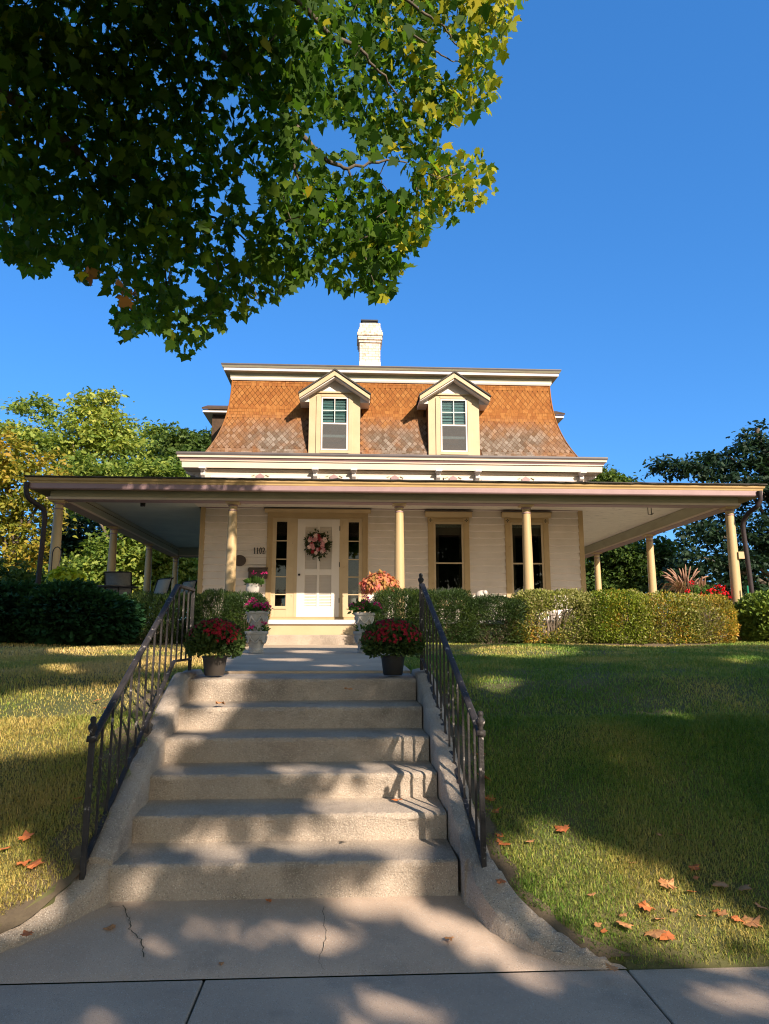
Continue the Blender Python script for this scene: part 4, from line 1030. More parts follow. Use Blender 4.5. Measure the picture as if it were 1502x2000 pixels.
def vproj(P):
    z = P[:, 2] - EZ; u = P[:, 0] * CY - P[:, 1] * SY; f = P[:, 0] * SY + P[:, 1] * CY
    fw = f * CP + z * SP; v = -f * SP + z * CP
    ok = fw > .05; fw = np.where(ok, fw, 1)
    return np.where(ok, 751 + F * u / fw, -9999), np.where(ok, 1000 - F * v / fw, -9999)
def shade(P):
    """how much shade is wanted where the light passing P lands (1 full shade, 0 full sun)"""
    P = np.asarray(P, dtype=float)
    tgt = np.zeros_like(P); done = np.zeros(len(P), bool)
    # march to the ground, the porch front or the roof
    t = np.zeros(len(P))
    for k in range(40):
        q = P + LD * t[:, None]
        g = np.maximum(np.interp(q[:, 1], *ZP), np.where(q[:, 1] > 12.4, np.where(q[:, 1] > 15, 7.5, 4.27), -.2))
        g = np.where((np.abs(q[:, 0] - 1) > 6.6) & (q[:, 1] > 12.4), 1.4, g)
        gap = (q[:, 2] - g); t = t + np.clip(gap, 0, None) * .55
    q = P + LD * t[:, None]
    px, py = vproj(q)
    D = np.where(q[:, 1] < 12.3, 1 - inell(px, py, LIT), 0.)
    for pl in LITP: D = np.where((q[:, 1] < 12.3) & inpoly(px, py, pl), 0., D)
    D = np.where((q[:, 1] < 12.3) & (py < 1258), .8, D)                       # near the hedges
    D = np.where((q[:, 1] > 10.9) & (q[:, 0] > .35), .04, D)                  # right hedges in the sun
    D = np.where((q[:, 1] > 10.9) & (q[:, 0] > -2.6) & (q[:, 0] <= .35), .25, D)
    house_left = (q[:, 1] >= 12.3) & (q[:, 0] < -2.6)
    D = np.where((q[:, 1] >= 12.3), np.where(house_left & (q[:, 2] < 4.5), .85, 0.), D)
    D = np.where((q[:, 1] >= 12.3) & (q[:, 1] < 12.9) & (q[:, 0] >= -2.6) & (q[:, 0] < -1.4) & (q[:, 2] < 4.4), .35, D)
    for Yc in (4.6, 5.4, 6.2):                                                   # keep the right-hand boughs in the sun
        tc = (Yc - P[:, 1]) / LD[1]; cc = P + LD * tc[:, None]; cx_, cy_ = vproj(cc)
        D = np.where((tc > 0) & (cx_ > 540) & (cx_ < 1060) & (cy_ > -80) & (cy_ < 500), D * .12, D)
    out = (px < -150) | (px > 1650) | (py > 2100)
    D = np.where(out & (q[:, 1] < 12.3), .75, D)
    return D, q

# ------------------------------------------------------------------ the maple overhead
CAN = [(-60, -60), (1010, -60), (1003, 50), (985, 100), (955, 120), (976, 150), (974, 185), (950, 208), (905, 228), (880, 242), (858, 232), (852, 262), (880, 300), (905, 292), (945, 288), (962, 322),
       (970, 372), (940, 388), (905, 415), (870, 438), (845, 432), (835, 462), (802, 498), (778, 560), (766, 585), (735, 582), (700, 560), (660, 566), (630, 548), (600, 542), (570, 562), (548, 588), (520, 582),
       (500, 610), (450, 614), (440, 648), (412, 652), (390, 690), (345, 696), (325, 662), (300, 640), (262, 660), (232, 680), (222, 622), (236, 590), (205, 556), (152, 545), (140, 502), (110, 508), (85, 545), (62, 540), (40, 505), (-10, 500), (-60, 540)]
GAPS = [(648, 268, 62, 26, 10), (872, 105, 30, 46, -10), (490, 372, 20, 50), (735, 318, 48, 16), (420, 398, 22, 14), (770, 345, 30, 26), (660, 320, 30, 16), (205, 55, 10, 30, -30), (75, 270, 18, 14), (455, 190, 20, 14), (500, 300, 24, 12), (350, 515, 18, 10), (465, 470, 14, 30), (140, 30, 12, 26, -30), (380, 560, 20, 22), (560, 440, 14, 12), (300, 285, 10, 14), (590, 200, 14, 8), (560, 120, 10, 8)]
def rays(px, py):
    u, v = (px - 751) / F, (1000 - py) / F; fy, fz = CP - v * SP, SP + v * CP
    return np.stack([u * CY + fy * SY, -u * SY + fy * CY, fz], 1)
def on_ray(px, py, Y):
    d = rays(px, py); return np.array([0, 0, EZ]) + d * (Y / d[:, 1])[:, None]
maple = thing('maple_tree', (-4.3, .7, 0), 'large maple whose dark leafy boughs hang over the top left of the view', 'tree')
CL = []
ncl = 0
for _ in range(60):                                    # leaf sprays: cluster centres inside the hanging boughs
    n = 400; px = rng.uniform(-60, 1010, n); py = rng.uniform(-60, 700, n)
    k = inpoly(px, py, CAN); px, py = px[k], py[k]
    k = inell(px, py, GAPS) < rng.random(len(px)) * .5 + .02; px, py = px[k], py[k]
    Yb = 4.9 + .9 * (px / 1000) + .7 * (py / 700)
    best = None; bs = np.full(len(px), -1.); bY = np.zeros(len(px))
    for tr in range(4):
        Y = Yb + rng.uniform(-.9, 1.1, len(px)); D, q = shade(on_ray(px, py, Y)); sc_ = D + .15 * rng.random(len(px))
        b = sc_ > bs; bs = np.where(b, sc_, bs); bY = np.where(b, Y, bY)
    k = (bs > .12) | (rng.random(len(px)) < .55)
    CL.append(np.stack([px[k], py[k], bY[k]], 1))
CL = np.concatenate(CL); CL = np.concatenate([CL[:2350], CL[2800:][CL[2800:, 0] > 560][:260]])
# a spray is 5 to 9 leaves round a twig tip
P = []; 
for (px, py, Y) in CL:
    m = random.randint(4, 8); a = np.asarray(at(px, py, Y)); 
    P.append(a + rng.normal(size=(m, 3)) * [.10, .10, .075])
P = np.concatenate(P)
px, py = vproj(P); k = inpoly(px, py, CAN) & (inell(px, py, GAPS) < .45 + .3 * rng.random(len(px))); k |= (py < 5)
P = P[k]; px, py = px[k], py[k]; n = len(P)
T = np.stack([rng.normal(size=n) * .55, rng.normal(size=n) * .55 - .15, -1 + rng.random(n) * .7], 1); Nn = np.stack([rng.normal(size=n), rng.normal(size=n), .5 * rng.normal(size=n) + .3], 1)
S = rng.uniform(.06, .112, n)
yel = rng.random(n) < np.clip((px - 720) / 330, .015, .8) * np.where(py < 480, 1, .6)  # yellow share rises rightwards, for sunlight as well as autumn
orange = (np.hypot((px - 235) / 34, (py - 575) / 24) < 1) & (rng.random(n) < .45) | (np.hypot((px - 190) / 26, (py - 525) / 14) < 1) & (rng.random(n) < .45)
mi = np.where(orange, 2, np.where(yel, 1, 0))
leaves('maple_foliage', P, T, Nn, S, MAPLE, [L_MAPLE, L_MAPLE_Y, L_MAPLE_O], maple, midx=mi)
# the rest of the crown: out of the picture, above and behind, shaped by the light it lets through
def crown(cen, rad, n, ybias=1.0):
    out = []
    tot = 0
    while tot < n:
        P, d = ellipsoid_pts(cen, rad, 9000)
        P = P[P[:, 2] > 4.0]
        px, py = vproj(P); inview = (px > -160) & (px < 1660) & (py > -140) & (py < 2100)
        P = P[~inview]; D, q = shade(P)
        P = P[rng.random(len(P)) < np.clip((D - .3) * 1.6, 0, 1)]
        out.append(P); tot += len(P)
        if len(out) > 60: break
    return np.concatenate(out)[:n] if out else np.zeros((0, 3))
def rest(tree, cen, rad, n, size=.26):
    P = crown(cen, rad, n); n = len(P)
    T = np.stack([rng.normal(size=n) * .6, rng.normal(size=n) * .6, -1 + rng.random(n) * .8], 1)
    leaves('crown', P, T, rdirs(n), np.full(n, size), MAPLE, L_CROWN, tree)
rest(maple, (-3.2, .6, 8.7), (6.5, 7.0, 4.4), 30000, .2)
rest(maple, (-.8, 4.6, 9.3), (3.4, 2.4, 2.0), 6500, .17)
def limb(pts, r0, r1, name, parent, mat=None, n=10):
    P = [Vector(p) for p in pts]; Q = []
    for i in range(len(P) - 1):
        for k in range(5):
            Q.append(P[i].lerp(P[i + 1], k / 5) + Vector((random.gauss(0, 1), random.gauss(0, 1), random.gauss(0, 1))) * .02 * (P[i + 1] - P[i]).length * (1 if k else 0))
    Q.append(P[-1])
    return MB().tube(Q, [r0 + (r1 - r0) * (i / (len(Q) - 1)) ** .8 for i in range(len(Q))], n).build(name, mat or M['bark'], parent, smooth=True)
limb([(-4.3, .7, -.15), (-4.32, .72, .3), (-4.25, .75, 2.2), (-4.0, .9, 4.2), (-3.7, 1.3, 7)], .34, .18, 'trunk', maple, n=16)
MB().lathe([(.55, -.1), (.42, .08), (.36, .3)], (-4.3, .7, 0), 16).build('root_flare', M['bark'], maple, smooth=True)
def bough(pxs, r0, r1, root=None):
    pts = [tuple(at(*p)) for p in pxs]
    if root: pts = [root] + pts
    limb(pts, r0, r1, 'bough', maple, n=8)
bough([(-200, 60, 4.0), (80, 230, 4.7), (180, 330, 5.0), (270, 345, 5.3), (302, 400, 5.6), (320, 480, 5.8), (325, 560, 5.9)], .06, .006, (-3.9, 1.1, 5.0))
bough([(302, 400, 5.6), (350, 412, 5.6), (420, 425, 5.7), (470, 460, 5.8), (540, 520, 5.9)], .018, .005)
bough([(200, -160, 4.2), (420, 90, 5.0), (540, 200, 5.3), (590, 265, 5.5), (640, 315, 5.6), (680, 330, 5.7), (755, 312, 5.8), (795, 318, 5.9)], .05, .006, (-3.7, 1.3, 6.6))
bough([(680, 330, 5.7), (700, 380, 5.8), (720, 430, 5.9), (715, 500, 6.0)], .012, .004)
bough([(330, -200, 4.2), (595, 15, 4.9), (640, 65, 5.1), (700, 92, 5.3), (740, 140, 5.4), (790, 200, 5.6)], .04, .006, (-3.6, 1.4, 7.0))
bough([(700, -60, 5.0), (820, 20, 5.3), (868, 52, 5.5), (888, 85, 5.6), (912, 102, 5.7)], .016, .004)
bough([(795, 60, 5.3), (850, 100, 5.5), (880, 118, 5.6), (905, 122, 5.7)], .010, .004)
bough([(755, 312, 5.8), (740, 345, 5.9), (760, 380, 6.0)], .006, .003)
bough([(850, 350, 5.9), (890, 340, 6.0), (918, 318, 6.1)], .006, .003)
bough([(420, 90, 5.0), (520, 160, 5.2), (560, 230, 5.4), (575, 330, 5.5), (600, 400, 5.6), (640, 450, 5.8)], .02, .005)
bough([(80, 230, 4.7), (60, 380, 5.2), (20, 400, 5.4), (40, 470, 5.6)], .014, .004)
for _ in range(90):
    q = CL[random.randrange(len(CL))]; e = (q[0] + random.uniform(-60, 60), q[1] + random.uniform(10, 90), q[2] + random.uniform(-.2, .2))
    if inpoly(np.array([e[0]]), np.array([e[1]]), CAN)[0]: MB().tube([at(*q), at((q[0] + e[0]) / 2 + random.uniform(-10, 10), (q[1] + e[1]) / 2, q[2]), at(*e)], [.005, .004, .002], 5).build('twig', M['bark'], maple)
oak = thing('unseen_street_tree', (7.2, -.6, 0), 'street tree out of view to the right, shading the right lawn', 'tree')
rest(oak, (7.0, -4.2, 8.2), (7.2, 6.5, 4.6), 38000, .2)
limb([(7.2, -.6, -.15), (7.2, -.6, .3), (7.1, -.8, 2.5), (6.7, -1.6, 4.6), (6.0, -3.4, 7)], .32, .16, 'trunk', oak, n=16)
limb([(6.9, -1.2, 3.6), (5.0, -3.2, 6.0), (3.6, -4.2, 7.2)], .12, .04, 'bough', oak)

# ------------------------------------------------------------------ hedges and shrubs
def blob_leaves(ells, n, yclip=None, shellp=.55):
    """points and outward directions spread through a union of ellipsoids (c, r, weight), denser near the surface, boxy"""
    P = []; Dn = []
    ws = np.array([e[2] if len(e) > 2 else e[1][0] * e[1][2] for e in ells]); ws = ws / ws.sum()
    for (e, w_) in zip(ells, ws):
        m = int(n * w_); sq = e[3] if len(e) > 3 else 1.0
        d = rng.uniform(-1, 1, (m, 3)) if sq < 1 else rdirs(m)
        dd = d / np.power((np.abs(d) ** (2 / sq)).sum(1, keepdims=True), sq / 2); d = unit(dd)
        u = np.where(rng.random(m) < shellp, rng.uniform(.86, 1.03, m), rng.random(m) ** .45)
        u = u * (1 + .09 * noise2(dd[:, 0] * 5 + e[0][0] * 3, dd[:, 2] * 5 + dd[:, 1] * 2, 1.6, 21) + np.where(rng.random(m) < .03, .08 * rng.random(m), 0))
        P.append(np.asarray(e[0]) + dd * u[:, None] * np.asarray(e[1])); Dn.append(d)
    return np.concatenate(P), np.concatenate(Dn)
def shrub(name, label, cat, ells, n, size, shape, mat, base, group=None, up=.5, twigs=40, twigmat=None, thin=None, part='foliage', mix=None):
    t = thing(name, base, label, cat, group)
    P, D = blob_leaves(ells, n)
    k = P[:, 2] > base[2] + .02
    if thin is not None: k &= thin(P)
    P, D = P[k], D[k]; n = len(P)
    T = unit(D * .8 + rng.normal(size=(n, 3)) * .55 + np.array([0, 0, up])); Nn = unit(rng.normal(size=(n, 3)) + D * .4)
    leaves(part, P, T, Nn, np.full(n, size), shape, mat, t, midx=np.searchsorted(np.cumsum(mix)[:-1], np.clip(rng.random(n) * .7 + .15 + .42 * noise2(P[:, 0] * 2.2, P[:, 2] * 2.2, 1.7, 31), 0, .999)) if mix else None)
    if twigs:
        mb = MB()
        for _ in range(twigs):
            e = random.choice(ells); c, r = e[0], e[1]
            d = rdirs(1)[0]; q = np.asarray(c) + d * np.asarray(r) * random.uniform(.6, .98)
            if q[2] < base[2] + .15: q[2] = base[2] + .15
            b = (c[0] + (q[0] - c[0]) * .25 + random.uniform(-.05, .05), c[1] + random.uniform(-.06, .06), base[2] - .02)
            m = ((b[0] + q[0]) / 2 + random.uniform(-.06, .06), (b[1] + q[1]) / 2, (b[2] + q[2]) / 2 - .05)
            mb.tube([b, m, tuple(q)], [.011, .007, .003], 5)
        mb.build('stems', twigmat or M['twig'], t)
    return t
def px_ell(px0, px1, py0, py1, Y, ry, sq=1.0, w_=None):
    a, b = at(px0, (py0 + py1) / 2, Y), at(px1, (py0 + py1) / 2, Y); c, d = at((px0 + px1) / 2, py0, Y), at((px0 + px1) / 2, py1, Y)
    rx, rz = (b.x - a.x) / 2, (c.z - d.z) / 2
    return (((a.x + b.x) / 2, Y, (c.z + d.z) / 2), (rx, ry, rz), w_ or rx * rz, sq)
G = 1.37
Yh = 11.7
shrub('yew_hedge', 'clipped yew hedge left of the entry path, its right end sunlit', 'hedge', [px_ell(372, 470, 1156, 1262, Yh, .5, .6), px_ell(440, 522, 1160, 1245, Yh, .5, .65)], 46000, .046, BLADE, L_YEW, (-1.95, Yh, G), 'clipped yew hedges')
shrub('yew_hedge', 'larger dark clipped yew hedge right of the entry path behind the railing', 'hedge', [px_ell(728, 850, 1153, 1262, Yh, .5, .55), px_ell(800, 928, 1155, 1258, Yh, .5, .55)], 62000, .046, BLADE, L_YEW, (1.2, Yh, G), 'clipped yew hedges')
shrub('yew_hedge', 'smaller rounded yew bush with bare gaps at its foot, below the tan window', 'hedge', [px_ell(905, 1024, 1166, 1262, Yh, .5, .65)], 30000, .046, BLADE, L_YEW, (2.4, Yh, G), 'clipped yew hedges', thin=lambda P: (P[:, 2] > G + .38) | (rng.random(len(P)) < .35))
shrub('yew_hedge', 'deep shaded yew bush between the juniper and the railing', 'hedge', [px_ell(238, 392, 1160, 1264, 11.9, .5, .6)], 34000, .046, BLADE, L_YEW, (-3.0, 11.9, G), 'clipped yew hedges')
# juniper: feathery sprays
t = thing('juniper', (-4.7, 11.3, G), 'broad feathery dark green juniper below the left end of the porch', 'shrub')
ells = [px_ell(-60, 110, 1148, 1262, 11.2, .8), px_ell(60, 215, 1146, 1262, 11.1, .8), px_ell(150, 262, 1166, 1258, 11.2, .7)]
P, D = blob_leaves(ells, 24000, shellp=.75); k = P[:, 2] > G; P, D = P[k], D[k]; n = len(P)
T = unit(D * [1.0, 1.0, .35] + [0.25, -.25, .22] + rng.normal(size=(n, 3)) * .25)
leaves('foliage', P, T, rng.normal(size=(n, 3)) * .5 + [0, 0, 1], np.full(n, .125), FROND, L_JUN, t)
shrub('evergreen_shrub', 'feathery green evergreen shrub at the right end of the porch', 'shrub', [px_ell(1448, 1560, 1163, 1228, 12.1, .5), px_ell(1460, 1580, 1200, 1264, 12.1, .45)], 10000, .095, FROND, L_HEDGE_G2 if 'L_HEDGE_G2' in globals() else L_JUN2 if 'L_JUN2' in globals() else leafmat('evergreen_spray', [(.04, .08, .015), (.12, .18, .025), (.26, .30, .035)], .2, .6, 2.5), (7.0, 12.1, G), up=.2, twigs=30)
HM = [L_HEDGE_T, L_HEDGE_G, L_HEDGE_A]
hg = 'deciduous shrubs of the hedge in front of the right porch'
shrub('hedge_shrub', 'thin twiggy pale hedge shrub next to the small yew', 'hedge', [px_ell(998, 1168, 1154, 1262, Yh, .42, .6)], 21000, .036, OVAL, HM, (3.3, Yh, G), hg, mix=(.68, .22, .10), twigs=220, twigmat=M['paletwig'], thin=lambda P: (noise2(P[:, 0] * 3, P[:, 2] * 3, 2.2, 9) > -.6) | (P[:, 2] > 2.08))
shrub('hedge_shrub', 'bright yellow green hedge shrub in the middle of the right hedge', 'hedge', [px_ell(1128, 1264, 1156, 1264, Yh, .45, .6)], 24000, .036, OVAL, HM, (4.35, Yh, G), hg, mix=(.22, .66, .12), twigs=90, twigmat=M['paletwig'])
shrub('hedge_shrub', 'olive hedge shrub with yellowing top right of the bright green one', 'hedge', [px_ell(1226, 1360, 1161, 1266, Yh, .42, .6)], 19000, .036, OVAL, HM, (5.2, Yh, G), hg, mix=(.28, .22, .50), twigs=160, twigmat=M['paletwig'], thin=lambda P: (noise2(P[:, 0] * 3, P[:, 2] * 3, 2.2, 4) > -.8) | (P[:, 2] > 2.05))
shrub('hedge_shrub', 'straggly orange tinged hedge shrub at the right end with many bare twigs', 'hedge', [px_ell(1320, 1428, 1165, 1262, Yh, .40, .65)], 13000, .036, OVAL, HM, (6.0, Yh, G), hg, mix=(.28, .08, .64), twigs=260, twigmat=M['paletwig'], thin=lambda P: (noise2(P[:, 0] * 3, P[:, 2] * 3, 2.0, 6) > -.45) | (P[:, 2] > 2.08))
mb = MB()     # mulch bed under the hedges
for a, b in ((-7.5, -1.55), (.56, 8.5)): mb.box(a, b, 11.35, 12.75, 1.2, G + .012)
tag(mb.build('mulch_bed', M['soil']), kind='structure')

# ------------------------------------------------------------------ trees beyond the porch
def tree(name, label, Y, base_px, ells, n, size, mat, shape=FROND, limbs=None, cat='tree', group='trees behind the house', tr=.16, depth=.8, flat=1.0, trunkmat=None, gz=1.0, cl=38):
    """ells in photo pixels at distance Y (cx, cy, rx, ry); every ellipsoid is filled with leaf clumps"""
    b = at(base_px, 1150, Y); t = thing(name, (b.x, Y, gz), label, cat, group)
    s = Y / F; E = []
    for (cx, cy, rx, ry) in ells:
        dy = random.uniform(-1, 1) * rx * s * .5; c = at(cx, cy, Y); c = (c.x, Y + dy, c.z); E.append((c, (rx * s, rx * s * depth, ry * s)))
    area = np.array([e[1][0] * e[1][2] for e in E]); P = []; D = []
    for e, a in zip(E, area / area.sum()):
        m = max(3, int(n * a / cl)); d = rdirs(m); u = rng.uniform(.25, 1.0, m) ** .6
        cc = np.asarray(e[0]) + d * u[:, None] * np.asarray(e[1])
        for c, dd in zip(cc, d):
            r = size * rng.uniform(1.5, 3.0); q = rng.normal(size=(cl, 3)) * [r * .55, r * .55, r * .26 * flat]
            q[:, 2] -= .25 * (q[:, 0] ** 2 + q[:, 1] ** 2) / max(r, .1)      # layered, drooping sprays
            P.append(c + q); D.append(np.tile(dd, (cl, 1)))
    P = np.concatenate(P); D = np.concatenate(D); k = P[:, 2] > gz; P, D = P[k], D[k]; m = len(P)
    T = unit(rng.normal(size=(m, 3)) * [1, 1, .5] + D * .5 + [0, 0, -.35]); Nn = unit(rng.normal(size=(m, 3)) * .7 + [0, 0, 1])
    leaves('crown', P, T, Nn, np.full(m, size), shape, mat, t)
    top = max(E, key=lambda e: e[0][2])
    tp = [(b.x, Y, gz - .3), (b.x + random.uniform(-.2, .2), Y, gz + (top[0][2] - gz) * .45), (top[0][0] * .5 + b.x * .5, Y, gz + (top[0][2] - gz) * .75), top[0]]
    limb(tp, tr, tr * .25, 'trunk', t, trunkmat or M['bark'], 9)
    for e in E:
        if e is top or random.random() < .25: continue
        z0 = gz + (e[0][2] - gz) * random.uniform(.45, .65); st = (b.x + (top[0][0] - b.x) * .3, Y, z0)
        limb([st, ((st[0] + e[0][0]) / 2, (st[1] + e[0][1]) / 2, (st[2] + e[0][2]) / 2 + .1), e[0]], tr * .4, tr * .1, 'limb', t, trunkmat or M['bark'], 6)
    return t
tree('yellow_tree', 'tree turning yellow and orange at the left edge beyond the downspout', 20, 30,
     [(20, 900, 70, 55), (60, 960, 75, 60), (-20, 1000, 70, 70), (55, 1040, 65, 60), (110, 930, 40, 40), (25, 1100, 70, 50), (-60, 920, 60, 80)], 9000, .145, L_YMAPLE, OVAL)
tree('locust_tree', 'tall pale yellow green tree with a forked trunk rising left of the porch roof', 31, 105,
     [(60, 790, 45, 26), (95, 850, 60, 36), (40, 850, 45, 30), (170, 790, 45, 26), (200, 830, 60, 40), (150, 870, 60, 40), (230, 880, 50, 40), (95, 920, 40, 18), (205, 780, 30, 18), (20, 890, 40, 30), (180, 930, 70, 34), (240, 850, 30, 26)], 10500, .23, L_LOCUST, FROND, tr=.24, trunkmat=M['paletwig'])
tree('locust_tree', 'lower pale green tree between the tall forked tree and the mansard roof', 35, 270,
     [(290, 860, 36, 28), (275, 905, 46, 36), (320, 890, 36, 36), (250, 930, 50, 30), (330, 930, 40, 30), (305, 838, 20, 14)], 5600, .23, L_LOCUST, FROND, tr=.2, trunkmat=M['paletwig'])
tree('green_tree', 'dark green feathery tree top just left of the side dormer', 33, 385,
     [(360, 860, 40, 26), (405, 860, 36, 28), (385, 900, 48, 34), (345, 900, 30, 30), (330, 845, 18, 12)], 5600, .24, L_GREEN, FROND, tr=.18)
tree('green_tree', 'mid green tree whose foliage fills the space above the left porch roof', 24, 235,
     [(180, 920, 60, 26), (260, 920, 60, 30), (330, 925, 50, 26), (225, 1090, 50, 60), (290, 1100, 50, 60), (180, 1120, 50, 50), (350, 1120, 40, 50), (150, 960, 40, 40), (270, 1020, 50, 40), (330, 1050, 40, 40)], 16000, .19, L_LOCUST, FROND, tr=.16)
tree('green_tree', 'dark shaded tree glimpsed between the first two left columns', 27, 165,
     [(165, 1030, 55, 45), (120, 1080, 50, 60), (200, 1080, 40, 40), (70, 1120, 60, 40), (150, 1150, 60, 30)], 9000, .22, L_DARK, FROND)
tree('leafy_bush', 'leafy bush glowing yellow green behind the patio chairs', 25.5, 250,
     [(250, 1125, 50, 36), (315, 1135, 46, 32), (190, 1140, 46, 30), (365, 1120, 30, 40), (110, 1120, 46, 40), (40, 1130, 50, 36)], 11000, .16, L_HEDGE_G, OVAL, cat='shrub', group='bushes beyond the left porch', tr=.05)
tree('leafy_bush', 'dark green bush low behind the juniper at the far left', 16, 40,
     [(0, 1130, 60, 36), (80, 1145, 50, 26), (150, 1150, 40, 22), (-60, 1110, 50, 50)], 7000, .11, L_GREEN, OVAL, cat='shrub', group='bushes beyond the left porch', tr=.05)
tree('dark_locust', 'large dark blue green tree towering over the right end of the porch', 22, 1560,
     [(1315, 915, 42, 20), (1370, 910, 46, 26), (1420, 890, 46, 30), (1460, 860, 34, 20), (1480, 835, 20, 9), (1500, 890, 50, 36), (1440, 935, 60, 26), (1540, 920, 60, 60), (1500, 960, 60, 40), (1420, 990, 60, 28), (1490, 1040, 60, 40), (1390, 1040, 50, 24), (1440, 1090, 60, 26), (1360, 1090, 46, 26), (1500, 1120, 60, 40), (1560, 1040, 70, 70), (1330, 1130, 60, 30), (1420, 1150, 70, 26), (1296, 905, 16, 12), (1600, 950, 70, 80)], 19000, .18, L_DARK, FROND, tr=.3, flat=.7)
tree('green_tree', 'green tree seen between the house corner and the right porch columns', 25, 1210,
     [(1175, 1095, 36, 26), (1215, 1080, 40, 28), (1180, 1130, 44, 30), (1240, 1130, 44, 34), (1280, 1080, 40, 30), (1300, 1130, 40, 30), (1165, 1055, 30, 20)], 13000, .17, L_GREEN, OVAL)
tree('green_tree', 'small treetop peeping over the porch roof right of the cornice', 34, 1185,
     [(1180, 930, 22, 14), (1205, 940, 26, 10), (1165, 940, 20, 14)], 3500, .2, L_GREEN, OVAL)
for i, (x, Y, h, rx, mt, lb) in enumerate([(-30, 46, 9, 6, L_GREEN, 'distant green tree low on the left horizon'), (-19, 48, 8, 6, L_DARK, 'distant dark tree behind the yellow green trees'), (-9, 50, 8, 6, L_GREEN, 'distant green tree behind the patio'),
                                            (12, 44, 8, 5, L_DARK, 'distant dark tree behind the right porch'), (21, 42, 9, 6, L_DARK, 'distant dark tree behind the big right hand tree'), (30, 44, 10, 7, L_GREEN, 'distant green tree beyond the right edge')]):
    p = proj(x, Y, h * .5); k = F / Y
    tree('far_tree', lb, Y, p[0], [(p[0] + dx * rx * k, p[1] + dz * h * k * .5, rx * k * .45, h * k * .22) for dx, dz in ((-.5, .5), (.1, .0), (.5, .45), (0, -.45), (-.6, -.1), (.6, -.2), (-.4, .85), (.45, .9))], 5000, .36, mt, OVAL, group='distant trees')

# ------------------------------------------------------------------ potted flowers and urns
def mum(loc, potmat, label, potlabel=None, seed=0, rx=.222):
    x, y, z = loc; t = thing('potted_mum', loc, label, 'potted plant', 'potted red mums on the top step')
    mb = MB(); mb.lathe([(.072, 0), (.078, .01), (.095, .135), (.099, .137), (.101, .155), (.094, .157), (.088, .14), (0, .135)], (x, y, z), 28, caps=False); mb.build('pot', potmat, t, angle=40)
    c = np.array([x, y, z + .255]); n = 7500
    d = rdirs(n); d[:, 2] = np.abs(d[:, 2]) * 1.0 - .75 * rng.random(n); d = unit(d); u = rng.uniform(.55, 1.0, n)
    P = c + d * u[:, None] * [rx, rx, .185]; T = unit(d + [0, 0, .5] + rng.normal(size=(n, 3)) * .5)
    leaves('foliage', P, T, rng.normal(size=(n, 3)), np.full(n, .034), BLADE if False else OVAL, L_MUM, t)
    # flower heads: many small daisy rosettes, thick on the crown, fewer on the sides
    m = 1100; d = rdirs(m); d[:, 2] = np.abs(d[:, 2]); k = rng.random(m) < (.06 + 1.1 * d[:, 2]); d = d[k] ; d[:, 0] *= 1.0; d = unit(d)
    cl = noise2(d[:, 0] * 4 + seed, d[:, 1] * 4, 1.4, seed + 2) > -.55; d = d[cl]; m = len(d)
    cF = c + d * np.array([rx, rx, .185]) * rng.uniform(.97, 1.06, (m, 1))
    V = []; 
    for q in range(8):
        a = q * math.pi / 4 + rng.random(m) * .5
        e1 = unit(np.cross(d, rng.normal(size=(m, 3)) * .01 + [0.3, 1, .2])); e2 = np.cross(d, e1)
        V.append((cF, unit(e1 * np.cos(a)[:, None] + e2 * np.sin(a)[:, None] + d * .35), d))
    leaves('flowers', np.concatenate([v[0] for v in V]), np.concatenate([v[1] for v in V]), np.concatenate([v[2] for v in V]), np.full(8 * m, .0165), OVAL, L_MUMF, t, jit=.2)
    return t
M['taupe'] = pmat('taupe_pot', (0.047, 0.038, 0.031), (0.040, 0.032, 0.026), .55, 6)
mum((-1.055, 5.88, 1.17), M['taupe'], 'red mum in a taupe pot at the left end of the top step', seed=1)
mum((.375, 5.86, 1.17), M['black'], 'darker red mum in a black pot at the right end of the top step', seed=5, rx=.24)

def urn(loc, s=1.0, name='stone_urn', label='', group=None, mat=None):
    x, y, z = loc; t = thing(name, loc, label, 'planter', group)
    pr = [(.085, 0), (.10, .004), (.10, .02), (.092, .028), (.098, .045), (.095, .055), (.088, .06), (.092, .085), (.112, .15), (.128, .21), (.136, .235), (.150, .242), (.153, .252), (.153, .272), (.146, .276), (.132, .268), (.125, .24), (0, .235)]
    mb = MB(); mb.lathe([(r * s, h * s) for r, h in pr], loc, 36, caps=False); b = mb.build('urn_body', mat or M['stone'], t, angle=40)
    sw = MB()
    for k in range(6):      # hanging swags in relief
        a0, a1 = k * math.pi / 3, (k + 1) * math.pi / 3; pts = []
        for j in range(11):
            a = a0 + (a1 - a0) * j / 10; h = .205 - .075 * math.sin(math.pi * j / 10); r = .092 + (h - .085) * .286 + .006 + .004
            pts.append((x + r * s * math.cos(a), y + r * s * math.sin(a), z + h * s))
        sw.tube(pts, [.007 * s + .008 * s * math.sin(math.pi * j / 10) for j in range(11)], 6)
        r = .128 * s; sw.tube([(x + r * math.cos(a0), y + r * math.sin(a0), z + .215 * s), (x + r * .93 * math.cos(a0), y + r * .93 * math.sin(a0), z + .15 * s)], [.014 * s, .006 * s], 6)
    sw.build('swag', mat or M['stone'], b, smooth=True)
    return t
def plant(t, c, r, n, size, mat, shape=OVAL, name='foliage', up=.4, squash=.6):
    d = rdirs(n); d[:, 2] = np.abs(d[:, 2]) - .25 * rng.random(n); d = unit(d)
    P = np.asarray(c) + d * rng.uniform(.3, 1, (n, 1)) * [r, r, r * squash]; T = unit(d + [0, 0, up] + rng.normal(size=(n, 3)) * .4)
    leaves(name, P, T, unit(rng.normal(size=(n, 3)) + [0, 0, 1]), np.full(n, size), shape, mat, t)
